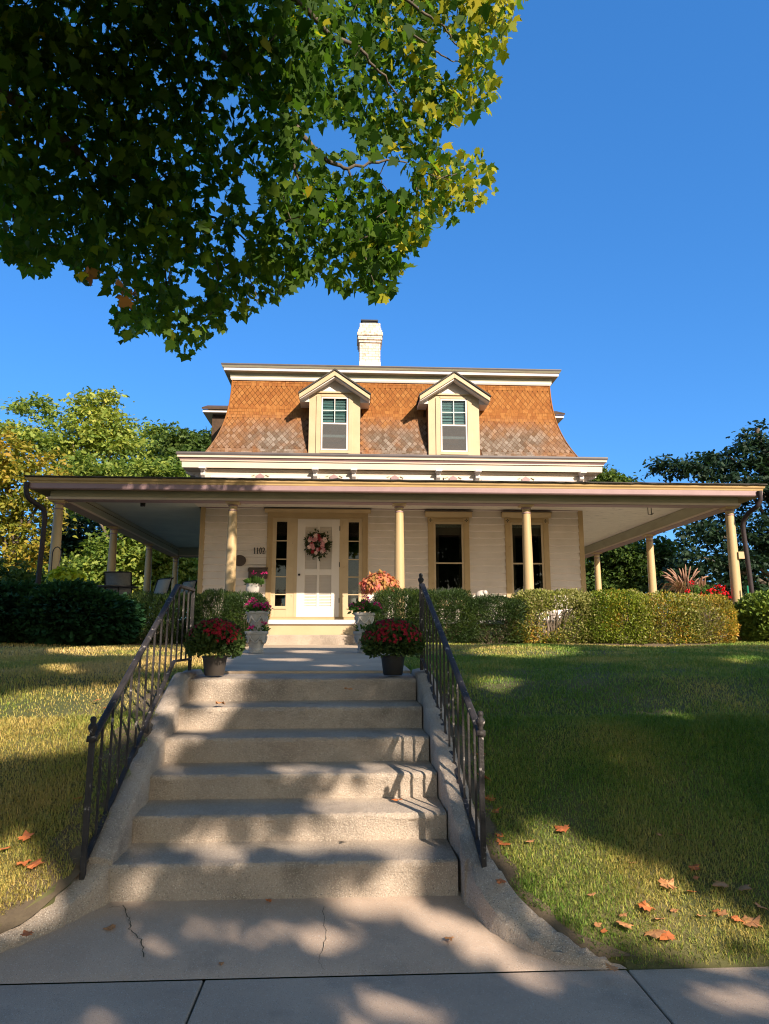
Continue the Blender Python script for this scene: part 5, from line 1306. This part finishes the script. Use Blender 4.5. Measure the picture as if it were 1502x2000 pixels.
def blooms(t, pts, r, mat, name='flowers', per=26, size=.03):
    P = []; T = []
    for c in pts:
        d = rdirs(per); d[:, 2] = np.abs(d[:, 2]) * .9 - .2; P.append(np.asarray(c) + d * r * .75); T.append(d)
    P = np.concatenate(P); T = np.concatenate(T)
    leaves(name, P, unit(T + rng.normal(size=T.shape) * .6), rdirs(len(P)), np.full(len(P), size), OVAL, mat, t)
ug = 'stone urns stacked in pairs beside the path'
ux, uy = -1.16, 9.35; uz = pz(uy)
t = urn((ux, uy, uz), 1.0, label='lower grey stone urn of the left stacked pair, one pink bloom on its rim', group=ug)
plant(t, (ux + .02, uy, uz + .27), .125, 150, .05, L_GER); blooms(t, [(ux - .05, uy - .12, uz + .32), (ux + .10, uy - .08, uz + .37)], .028, L_PINKF)
t = urn((ux + .005, uy, uz + .2605), .98, label='upper grey stone urn of the left stacked pair, filled with magenta geraniums', group=ug)
plant(t, (ux, uy, uz + .53), .145, 260, .055, L_GER); blooms(t, [(ux + a, uy + b, uz + c) for a, b, c in ((-.12, -.05, .60), (-.05, -.10, .66), (.02, -.06, .61), (.06, -.10, .585), (.13, -.03, .61), (.10, -.06, .55), (.0, -.12, .58), (.15, .02, .57), (-.08, 0, .64))], .042, L_PINKF)
ux, uy = .235, 9.35; uz = pz(uy)
t = urn((ux, uy, uz), 1.0, label='lower grey stone urn of the right stacked pair, half hidden by the dark mum', group=ug)
plant(t, (ux + .03, uy, uz + .27), .16, 240, .055, L_GER)
t = urn((ux - .01, uy, uz + .2605), .92, label='upper stone urn of the right stacked pair with sparse magenta geraniums', group=ug, mat=M['whitestone'])
plant(t, (ux - .0, uy, uz + .53), .19, 420, .06, L_GER); blooms(t, [(ux + a, uy + b, uz + c) for a, b, c in ((-.17, -.04, .60), (-.02, -.10, .62), (.03, -.08, .66), (.15, -.04, .62), (.17, -.02, .58), (.0, 0, .72), (-.05, -.1, .57))], .042, L_PINKF)

# white pedestal urn left of the door, coleus urn right of it
p = at(493, 1158, 12.75); x, y = p.x, p.y
t = thing('pedestal_urn', (x, y, 1.79), 'small white urn of pink geranium on a stand below the mailbox', 'planter')
mb = MB(); mb.lathe([(.11, 1.792), (.11, 1.83), (.05, 1.86), (.04, 2.0), (.045, 2.10), (.085, 2.13), (.085, 2.15)], (x, y, 0), 24); mb.build('stand', M['whitestone'], t, angle=40)
mb = MB(); mb.lathe([(.06, 2.152), (.065, 2.17), (.05, 2.19), (.09, 2.24), (.118, 2.31), (.12, 2.36), (.108, 2.40), (.118, 2.42), (.108, 2.425), (0, 2.40)], (x, y, 0), 24, caps=False); mb.build('urn_body', M['whitestone'], t, angle=40)
plant(t, (x + .03, y, 2.42), .17, 300, .065, L_GER, up=.8); blooms(t, [(x + .20, y - .03, 2.60), (x + .02, y - .05, 2.60)], .05, L_PINKF)
MB().tube([(x + .12, y, 2.45), (x + .17, y - .01, 2.52), (x + .20, y - .03, 2.585)], .006, 5).build('stalk', M['twig'], t)
p = at(742, 1140, 12.35); x, y = p.x, p.y
t = thing('coleus_urn', (x, y, 1.40), 'mound of coral pink coleus in a white urn right of the door', 'potted plant')
mb = MB(); mb.lathe([(.13, 1.40), (.13, 1.46), (.06, 1.52), (.06, 1.78), (.10, 1.84), (.15, 1.95), (.16, 2.06), (.17, 2.10), (.155, 2.11), (0, 2.09)], (x, y, 0), 24, caps=False); mb.build('urn_body', M['whitestone'], t, angle=40)
n = 1500; d = rdirs(n); d[:, 2] = np.abs(d[:, 2]) - .45 * rng.random(n); d = unit(d); P = np.array([x, y, 2.36]) + d * rng.uniform(.7, 1, (n, 1)) * [.30, .28, .25]
leaves('foliage', P, unit(d * .6 + [0, 0, -.9] + rng.normal(size=(n, 3)) * .35), unit(d + .3 * rng.normal(size=(n, 3))), np.full(n, .085), OVAL, L_COLEUS, t)

# ------------------------------------------------------------------ things on the front wall
def wall_at(px, py, Y=14.95): q = at(px, py, Y); return q.x, q.z
a, b = wall_at(487, 1109), wall_at(522, 1131); x0, x1, z1, z0 = a[0], b[0], a[1], b[1]
t = thing('mailbox', ((x0 + x1) / 2, 14.94, z0), 'dark brown wall mailbox with sloping lid left of the sidelight', 'mailbox')
mb = MB(); mb.prism([(14.95, z0), (14.82, z0), (14.82, z1 - .05), (14.95, z1)], x0, x1, 'x'); mb.build('box', M['darkbrown'], t, bevel=.006)
mb = MB(); mb.prism([(14.955, z1 + .004), (14.805, z1 - .052), (14.805, z1 - .09), (14.8, z1 - .09), (14.8, z1 - .045), (14.955, z1 + .012)], x0 - .012, x1 + .012, 'x'); mb.build('lid', M['darkbrown'], t)
mb = MB(); xx = x0 + (x1 - x0) * .72; mb.tube([(xx, 14.86, z0), (xx, 14.86, z0 - .14), (xx, 14.83, z0 - .165), (xx, 14.81, z0 - .13)], .010, 6); mb.build('newspaper_hook', M['darkbrown'], t)
c = wall_at(468, 1095); t = thing('oval_plaque', (c[0], 14.95, c[1]), 'plain dark oval plaque on the clapboards half hidden by a column', 'plaque')
mb = MB(); mb.prism([(c[0] + .135 * math.cos(k * math.pi / 16), c[1] + .118 * math.sin(k * math.pi / 16)) for k in range(32)], 14.925, 14.952, 'y'); mb.build('plaque_face', M['darkbrown'], t, bevel=.006)
c0 = wall_at(495, 1081); c1 = wall_at(519, 1071); H = c1[1] - c0[1] + .012; W = (c1[0] - c0[0]) / 4
t = thing('house_number', (c0[0], 14.95, c0[1]), 'black house number 1102 on the clapboards beside the door', 'number')
def digit(pls, ox):
    mb = MB()
    for pl in pls:
        pts = [Vector((ox + u * W * .7, 14.938, c0[1] + v * H)) for u, v in pl]
        mb.tube(pts, .009, 6)
    return mb.build('digit', M['black'], t)
ONE = [[(.5, 0), (.5, 1)], [(.5, 1), (.25, .84)], [(.2, 0), (.8, 0)]]
ZERO = [[(.5 + .42 * math.cos(a * math.pi / 10), .5 + .5 * math.sin(a * math.pi / 10)) for a in range(21)]]
TWO = [[(.1, .74), (.16, .92), (.45, 1.0), (.78, .92), (.86, .72), (.7, .48), (.3, .2), (.1, .02), (.9, .02), (.92, .16)]]
for k, dg in enumerate((ONE, ONE, ZERO, TWO)): digit(dg, c0[0] + k * W)
# wreath
cx, cz = wall_at(620, 1064, 14.93); WY = 14.92
t = thing('wreath', (cx, WY, cz), 'round wreath of pink and red roses hanging on the white door', 'wreath')
mb = MB(); mb.tube([(cx + .155 * math.cos(k * math.pi / 16), WY, cz + .155 * math.sin(k * math.pi / 16)) for k in range(33)], .035, 8); mb.build('ring', M['twig'], t)
n = 900; a = rng.random(n) * 6.283; r = .165 + rng.normal(size=n) * .045; P = np.stack([cx + r * np.cos(a), WY - .02 - rng.random(n) * .05, cz + r * np.sin(a)], 1)
rad = np.stack([np.cos(a), 0 * a - .3, np.sin(a)], 1); sg = np.where(r > .165, 1, -1)[:, None]
leaves('greenery', P, unit(rad * sg * .8 + rng.normal(size=(n, 3)) * .5), rng.normal(size=(n, 3)) + [0, -1, 0], np.full(n, .06), OVAL, leafmat('wreath_leaf', [(.02, .035, .012), (.05, .065, .02), (.07, .06, .03)], .2, .6, 5), t)
n = 46; ang = [8, 35, 62, 100, 128, 155, 178, 200, 222, 262, 292, 318, 340, 20, 50, 84, 112, 142, 190, 240, 275, 305]
L_ROSE = [pmat('rose_pink', (.62, .30, .30), (.52, .22, .24), .7, 30), pmat('rose_red', (.32, .02, .03), (.24, .012, .02), .7, 30), pmat('rose_pale', (.78, .58, .50), (.70, .46, .42), .7, 30)]
for i, an in enumerate(ang):
    rr = .15 + .035 * (1 if i % 2 else -1); q = (cx + rr * math.cos(R(an)), WY - .075, cz + rr * math.sin(R(an))); s_ = random.uniform(.032, .052)
    mb = MB()
    for ring, (rad_, h, np_) in enumerate(((1, 0, 6), (.7, .35, 5), (.38, .6, 4))):
        for k in range(np_):
            b_ = 2 * math.pi * k / np_ + ring * .5; w2 = .62
            e = Vector((math.cos(b_), 0, math.sin(b_))); f = Vector((-math.sin(b_), 0, math.cos(b_))); nrm = Vector((0, -1, 0)); o = Vector(q)
            mb.quadlist([o + nrm * s_ * h * .5, o + (e * rad_ * .7 + f * w2 * rad_) * s_ + nrm * s_ * (h + .2), o + e * rad_ * s_ * 1.1 + nrm * s_ * (h + .15), o + (e * rad_ * .7 - f * w2 * rad_) * s_ + nrm * s_ * (h + .2)], [(0, 1, 2, 3)])
    mb.lathe([(.3 * s_, 0), (.22 * s_, .6 * s_), (0, .75 * s_)], q, 8, M=Matrix.Rotation(R(90), 4, 'X'), caps=False)
    mb.build('rose', L_ROSE[(0, 2, 1, 2, 0, 2, 1, 2, 0, 2, 1, 0, 0, 2, 0, 1, 0, 0, 0, 1, 0, 2)[i]], t, recalc=False)
# things standing inside the sidelights
p = at(556, 1165, 15.15); t = thing('blue_figurine', (p.x, 15.15, 1.9), 'bright blue glass ornament on a stem inside the left sidelight', 'ornament')
mb = MB(); mb.lathe([(.07, 1.75), (.07, 1.8), (.02, 1.83), (.02, 2.0), (.055, 2.08), (.03, 2.16), (.07, 2.24), (.045, 2.32), (0, 2.35)], (p.x, 15.15, 0), 16, caps=False); mb.build('glass_body', pmat('blue_glass', (.02, .28, .60), (.05, .40, .7), .15, 10, spec=.8), t, smooth=True)
mb = MB()
for s_ in (-1, 1): mb.tube([(p.x, 15.13, 2.06), (p.x + s_ * .05, 15.12, 2.12), (p.x + s_ * .055, 15.12, 2.2)], [.012, .010, .006], 6)
mb.build('gilt_handle', M['gold'], t)
p = at(692, 1170, 15.15); t = thing('white_pitcher', (p.x, 15.15, 1.8), 'white pitcher standing inside the right sidelight', 'pitcher')
mb = MB(); mb.lathe([(.05, 1.75), (.05, 2.10), (.085, 2.18), (.095, 2.26), (.075, 2.36), (.045, 2.42), (.05, 2.47), (.055, 2.48)], (p.x, 15.15, 0), 18); mb.build('body', M['white'], t, smooth=True)
mb = MB(); mb.tube([(p.x + .05, 15.15, 2.45), (p.x + .12, 15.15, 2.42), (p.x + .13, 15.15, 2.32), (p.x + .09, 15.15, 2.24)], .012, 8); mb.build('handle', M['white'], t, smooth=True)

# ------------------------------------------------------------------ porch lights, statue, patio furniture
p = at(279, 987, 13.4); zc = 4.204
t = thing('porch_spotlight', (p.x, 13.4, zc), 'dark twin spotlight under the shaded left porch ceiling', 'light', 'porch ceiling lights')
mb = MB(); mb.lathe([(.05, -.001), (.05, -.02), (.015, -.03), (.015, -.17)], (p.x, 13.4, zc), 14); mb.build('base', M['black'], t)
for s_ in (-1, 1):
    mb = MB(); mb.lathe([(.02, 0), (.03, -.03), (.045, -.11), (.045, -.13), (.035, -.125)], (0, 0, 0), 14, M=Matrix.Translation(Vector((p.x + s_ * .03, 13.4, zc - .15))) @ Matrix.Rotation(R(14 * s_), 4, 'Y')); mb.build('lamp_head', M['black'], t)
p = at(1270, 994, 14.0)
t = thing('porch_bracket', (p.x, 14.0, zc), 'small empty metal hook bracket under the pale right porch ceiling', 'bracket', None)
mb = MB(); mb.tube([(p.x - .05, 14, zc), (p.x - .05, 14, zc - .24), (p.x + .03, 14, zc - .24), (p.x + .06, 14, zc - .21)], .009, 6); mb.tube([(p.x + .02, 14, zc), (p.x + .02, 14, zc - .235)], .008, 6); mb.build('hook', M['iron'], t)
p = at(955, 1170, 13.6); x, y, z = p.x, 13.6, p.z
t = thing('cherub_statue', (x, y, 1.79), 'small white stone statue of two cherubs on the porch behind the yew', 'statue')
mb = MB(); mb.lathe([(.20, 1.792), (.20, 1.86), (.15, 1.90), (.14, 2.03), (.17, 2.06), (.17, 2.09)], (x - .0, y, 0), 20); mb.build('pedestal', M['whitestone'], t, angle=40)
mb = MB()
for dx, h, s_ in ((-.07, .0, 1.0), (.09, .0, .8)):
    mb.lathe([(.0, 0), (.055 * s_, .01), (.06 * s_, .06 * s_), (.045 * s_, .13 * s_), (.035 * s_, .17 * s_), (.016 * s_, .185 * s_), (.02 * s_, .195 * s_), (.042 * s_, .22 * s_), (.047 * s_, .25 * s_), (.038 * s_, .28 * s_), (.0, .292 * s_)], (x + dx, y, 2.09 + h), 16, caps=False)
    for q in (-1, 1): mb.tube([(x + dx + q * .04 * s_, y - .01, 2.09 + .16 * s_), (x + dx + q * .075 * s_, y - .04, 2.09 + .12 * s_), (x + dx + q * .03 * s_, y - .06, 2.09 + .13 * s_)], [.018 * s_, .015 * s_, .012 * s_], 8)
    for q in (-1, 1): mb.prism([(x + dx + q * .02, 2.09 + .10 * s_), (x + dx + q * .12 * s_, 2.09 + .20 * s_), (x + dx + q * .10 * s_, 2.09 + .07 * s_)][::q], y + .03, y + .045, 'y')
mb.build('cherubs', M['whitestone'], t, smooth=True)
p = at(941, 1166, 13.7); mb = MB(); t = thing('stone_ball', (p.x, 13.7, 1.79), 'round greyish stone ball left of the cherub statue', 'ornament')
mb.lathe([(.13 * math.sin(k * math.pi / 12), p.z + .0 - .13 * math.cos(k * math.pi / 12)) for k in range(13)], (p.x, 13.7, 0), 20, caps=False); mb.lathe([(.09, 1.792), (.07, 1.9), (.05, p.z - .12)], (p.x, 13.7, 0), 16); mb.build('ball', M['whitestone'], t, smooth=True)

def patio_chair(loc, rz, label, seatmat):
    t = empty('patio_chair', loc, label, 'chair', 'sling patio chairs on the left porch', rz)
    def add(mb, name, mat, **k):
        o = mb.build(name, mat, None, **k); o.parent = t; return o
    side = []
    for s_ in (-1, 1):
        mb = MB(); xx = .29 * s_
        mb.tube([(xx, -.30, 0), (xx, -.28, .60), (xx, -.22, .64), (xx, .18, .64), (xx, .26, .60)], .013, 8)
        mb.tube([(xx, .34, 0), (xx, .20, .42), (xx, -.26, .43)], .013, 8)
        mb.tube([(xx * .93, -.26, .44), (xx * .93, .16, .40), (xx * .93, .24, .46), (xx * .93, .40, 1.00), (xx * .93, .45, 1.03)], .013, 8)
        add(mb, 'side_frame', M['black'], smooth=True)
    prof = [(-.26, .435), (-.05, .405), (.14, .395), (.20, .42), (.25, .50), (.32, .74), (.40, 1.0), (.45, 1.025)]
    V = [(sx * .262, yy, zz) for yy, zz in prof for sx in (-1, 1)]
    mb = MB(); mb.quadlist(V, [(2 * i, 2 * i + 1, 2 * i + 3, 2 * i + 2) for i in range(len(prof) - 1)]); o = add(mb, 'sling', seatmat, recalc=False, smooth=True)
    sm = o.modifiers.new('thickness', 'SOLIDIFY'); sm.thickness = .006
    mb = MB(); mb.tube([(-.27, .45, 1.03), (.27, .45, 1.03)], .013, 8); mb.tube([(-.29, -.26, .43), (.29, -.26, .43)], .012, 8); add(mb, 'cross_bar', M['black'])
    return t
M['greysling'] = pmat('grey_sling', (.20, .20, .19), (.16, .16, .155), .7, 20)
p = at(322, 1150, 16.2); patio_chair((p.x - .36, 16.2, 1.79), R(-42), 'tan sling patio chair turned sideways, nearer of the pair by the house', M['fabric'])
p = at(355, 1150, 16.9); patio_chair((p.x - .16, 16.9, 1.79), R(-42), 'tan sling patio chair behind the other tan one', M['fabric'])
p = at(240, 1158, 15.4); patio_chair((p.x, 15.4, 1.79), R(180), 'grey sling patio chair facing away beside the table', M['greysling'])
p = at(225, 1150, 15.0); t = thing('patio_table', (p.x, 15.0, 1.79), 'round dark patio table on the left porch', 'table')
mb = MB(); mb.lathe([(.42, 2.50), (.45, 2.505), (.45, 2.525), (.42, 2.53)], (p.x, 15.0, 0), 28); mb.build('tabletop', M['black'], t)
for k in range(4):
    a = k * math.pi / 2 + .6; MB().tube([(p.x + .2 * math.cos(a), 15 + .2 * math.sin(a), 2.5), (p.x + .3 * math.cos(a), 15 + .3 * math.sin(a), 2.2), (p.x + .36 * math.cos(a), 15 + .36 * math.sin(a), 1.79)], .014, 6).build('leg', M['black'], t)
# shepherd hook with a chartreuse basket
p = at(97, 1150, 12.3); x, y = p.x, 12.3
t = thing('shepherd_hook', (x, y, 1.38), 'thin black shepherd hook beside the first left column', 'plant hook')
top = at(97, 1075, 12.3).z; w2 = at(120, 1075, 12.3).x - x
mb = MB(); mb.tube([(x, y, 1.3), (x, y, top - .05)] + [(x + w2 / 2 - w2 / 2 * math.cos(k * math.pi / 10), y, top - .05 + .11 * math.sin(k * math.pi / 10)) for k in range(1, 11)] + [(x + w2, y, top - .12)], .009, 6); mb.build('rod', M['black'], t)
p = at(123, 1125, 12.25); t = thing('hanging_basket', (p.x, 12.25, p.z), 'basket spilling chartreuse leaves hanging from the hook', 'hanging plant')
mb = MB(); mb.lathe([(.08, -.16), (.13, -.05), (.15, .02), (.14, .02), (0, -.0)], (p.x, 12.25, p.z - .02), 18, caps=False); mb.build('basket', M['darkbrown'], t)
mb = MB()
for k in range(3):
    a = k * 2.1; mb.tube([(p.x + .14 * math.cos(a), 12.25 + .14 * math.sin(a), p.z), (x + w2, 12.29, top - .12)], .004, 4)
mb.build('chain', M['black'], t)
n = 620; d = rdirs(n); d[:, 2] = d[:, 2] * .8 - .1; P = np.array([p.x + .06, 12.2, p.z - .02]) + d * rng.uniform(.5, 1, (n, 1)) * [.30, .24, .20]
leaves('foliage', P, unit(d * .7 + [0, 0, -.5] + rng.normal(size=(n, 3)) * .4), unit(d * .5 + [0, -.4, .6] + rng.normal(size=(n, 3)) * .3), np.full(n, .085), [(q[0] * 1.7, q[1], q[2]) for q in OVAL], L_LIME, t)

# ------------------------------------------------------------------ planters at the right end of the porch
p = at(1340, 1160, 13.3); x, y = p.x, 13.3
t = thing('fountain_grass', (x, y, 1.79), 'tuft of reddish purple fountain grass with arching plumes in a porch pot', 'potted plant')
mb = MB(); mb.lathe([(.12, 1.792), (.17, 2.05), (.18, 2.08), (.16, 2.08), (0, 2.05)], (x, y, 0), 20, caps=False); mb.build('pot', M['darkbrown'], t, angle=40)
n = 260; a = rng.random(n) * 6.283; L = rng.uniform(.45, .75, n); V = []
for i in range(n):
    dx, dy = math.cos(a[i]), math.sin(a[i]) * .7; lean = random.uniform(.25, .95); w2 = .006
    pts = [(x + dx * .05, y + dy * .05, 2.06), (x + dx * L[i] * lean * .35, y + dy * L[i] * lean * .35, 2.06 + L[i] * .55), (x + dx * L[i] * lean * .8, y + dy * L[i] * lean * .8, 2.06 + L[i] * (.85 - .3 * lean)), (x + dx * L[i] * lean * 1.15, y + dy * L[i] * lean, 2.06 + L[i] * (.85 - .65 * lean))]
    q = [(px_ - dy * w2, py2 + dx * w2, pz2) for px_, py2, pz2 in pts[:3]] + [pts[3]] + [(px_ + dy * w2, py2 - dx * w2, pz2) for px_, py2, pz2 in pts[2::-1]]
    V += q
fast_mesh('blades', V, 7, L_PBLADE, t, faces=[(0, 1, 5, 6), (1, 2, 4, 5), (2, 3, 4)])
for i in range(30):
    an = random.uniform(-2.6, .6); dx, dy = math.cos(an + 3.6 if i % 3 else an), random.uniform(-.4, .4); Lp = random.uniform(.55, .82); ln = random.uniform(.2, .75)
    c = [(x + dx * Lp * ln * f ** 1.5, y + dy * Lp * ln * f ** 1.5, 2.06 + Lp * (1.15 * f - .55 * ln * f ** 3)) for f in (0, .4, .65, .78, .9, 1.0)]
    MB().tube(c, [.003, .003, .004, .018, .016, .004], 6).build('plume', L_PLUME, t, smooth=True)
p = at(1382, 1168, 13.15); x, y = p.x, 13.15
t = thing('red_dipladenia', (x, y, 1.79), 'glossy green plant with scarlet trumpet flowers beside the right corner column', 'potted plant')
mb = MB(); mb.lathe([(.14, 1.792), (.19, 2.0), (.20, 2.03), (.18, 2.03), (0, 2.0)], (x, y, 0), 20, caps=False); mb.build('pot', M['darkbrown'], t, angle=40)
n = 1100; d = rdirs(n); P = np.array([x - .05, y, 2.22]) + d * rng.uniform(.4, 1, (n, 1)) * [.42, .25, .24]
leaves('foliage', P, unit(d + [0, 0, .4] + rng.normal(size=(n, 3)) * .4), rdirs(n), np.full(n, .065), OVAL, L_GER, t)
fl = [at(px_, py2, 12.95) for px_, py2 in ((1352, 1138), (1372, 1163), (1390, 1152), (1400, 1158), (1412, 1148), (1410, 1162), (1418, 1160), (1395, 1170), (1424, 1170), (1415, 1154), (1344, 1155), (1384, 1157), (1402, 1146))]
blooms(t, fl, .045, L_REDF, per=14, size=.05)
for k in range(5): MB().tube([(x - .12 + k * .02, y, 2.2), (x - .14 + k * .03, y, 2.55 + .04 * (k % 3))], [.012, .016], 6).build('dark_spike', L_PBLADE, t)
p = at(1461, 1160, 12.7)
t = thing('garden_stake', (p.x, 12.7, 1.4), 'green garden stake standing in front of the right downspout', 'stake'); MB().tube([(p.x, 12.7, 1.3), (p.x, 12.7, at(1461, 1144, 12.7).z)], .016, 8).build('stake', M['green_pole'], t)

# ------------------------------------------------------------------ fallen leaves
def fallen(name, label, x, y, z, size, mat, group, rz=None, tilt=.3):
    s_ = size; V = leaf_verts(np.zeros((1, 3)), np.array([[0, 1, .0]]), np.array([[0, 0, 1.]]), np.array([s_]), [(a, b - .4, (c * random.uniform(-.3, 1.2) + .10 * abs(a) * random.uniform(.2, 1.6) + .04 * math.sin(7 * b + 3 * a)) / 1.7) for a, b, c in MAPLE])[0]
    me = bpy.data.meshes.new(name); n = len(V); me.from_pydata([tuple(v) for v in V] + [(0, 0, .01 * s_)], [], [(i, (i + 1) % n, n) for i in range(n)]); me.materials.append(mat)
    o = bpy.data.objects.new(name, me); col.objects.link(o); o.location = (x, y, z); o.rotation_euler = (random.uniform(-tilt, tilt) + .12, random.uniform(-tilt, tilt), random.uniform(0, 6.28) if rz is None else rz)
    sm = o.modifiers.new('thickness', 'SOLIDIFY'); sm.thickness = .0015
    return tag(o, label, 'leaf', group)
def gp(px, py):
    d = ray(px, py); t_ = 3.0
    for _ in range(60):
        q = (d[0] * t_, d[1] * t_, EZ + d[2] * t_); gz = float(bank(np.array(q[0]), np.array(q[1]))); t_ += (q[2] - gz) * 1.2
    return d[0] * t_, d[1] * t_, EZ + d[2] * t_
RL = [(1098, 1628, 60), (1035, 1653, 36), (1305, 1737, 66), (1358, 1704, 44), (1408, 1738, 58), (1455, 1745, 50), (1350, 1752, 38), (1155, 1758, 36), (1222, 1818, 66), (1262, 1782, 60), (1290, 1806, 40), (1280, 1835, 76), (1303, 1840, 60), (1218, 1798, 34), (1470, 1812, 70), (1440, 1806, 40), (1412, 1795, 40), (1488, 1782, 44), (1360, 1725, 24), (1235, 1695, 24), (1330, 1640, 24), (1400, 1790, 30), (1168, 1818, 30), (1288, 1640, 22), (1180, 1830, 26), (1318, 1790, 30), (1370, 1800, 34)]
for i, (px_, py2, w2) in enumerate(RL):
    x, y, z = gp(px_, py2); sz = w2 / F * math.sqrt(x * x + y * y + 1.8) * .44
    big = w2 >= 55
    fallen('fallen_leaf', 'large curled orange maple leaf lying on the right lawn by the pavement' if big else 'small dry leaf scattered on the sunlit right lawn', x, y, z + .028, sz, M['redleaf'] if i % 3 == 0 else M['tanleaf'], 'large leaves on the right lawn' if big else 'small leaves on the right lawn')
for px_, py2, w2 in ((50, 1648, 30), (45, 1700, 26), (68, 1703, 34), (188, 1378, 16), (207, 1393, 14), (150, 1573, 18), (8, 1672, 20)):
    x, y, z = gp(px_, py2); fallen('fallen_leaf', 'brown orange leaf lying on the dry left lawn', x, y, z + .04, w2 / F * math.sqrt(x * x + y * y + 1.8) * .8, M['redleaf'], 'leaves on the left lawn')
for px_, py2, w2 in ((958, 1648, 40), (952, 1670, 48), (968, 1668, 44), (940, 1672, 40), (975, 1640, 34), (985, 1710, 44), (958, 1655, 36)):
    d = ray(px_, py2); x = .84 + .02 * random.random(); t_ = x / d[0]; x, y, z = d[0] * t_, d[1] * t_, EZ + d[2] * t_
    fallen('fallen_leaf', 'vivid orange leaf caught in the gap behind the right railing post', x, y, max(z, float(bank(np.array(x), np.array(y))) + .01), w2 / F * y * .62, M['redleaf'], 'leaves behind the right railing post')
for px_, py2, w2, lb, zz in ((430, 1376, 26, 'flat grey green leaf lying on the second step from the top', .99), (775, 1566, 24, 'curled red leaf lying on a tread in the railing shadow', .64), (525, 1763, 14, 'small orange leaf on the pavement below the bottom step', .12), (215, 1816, 26, 'brown leaf on the left of the landing', .08), (122, 1862, 18, 'orange leaf on the pavement near the left kerb', .03), (52, 1828, 26, 'dry leaf on the left flared kerb', .14), (432, 1887, 12, 'dark speck of leaf on the pavement seam', .02), (878, 1837, 22, 'dark leaf on the sunny right side of the landing', .06), (680, 1348, 22, 'dark leaf stuck on the top riser', 1.1), (1195, 1895, 30, 'dull green leaf where kerb and lawn meet the pavement', .04), (978, 1725, 26, 'dry leaf on top of the right flared kerb', .26)):
    d = ray(px_, py2); t_ = (zz - EZ) / d[2]; fallen('fallen_leaf', lb, d[0] * t_, d[1] * t_, zz + .012, w2 / F * d[1] * t_ * .8, M['tanleaf'] if 'orange' not in lb and 'red' not in lb else M['redleaf'], None, tilt=.2)
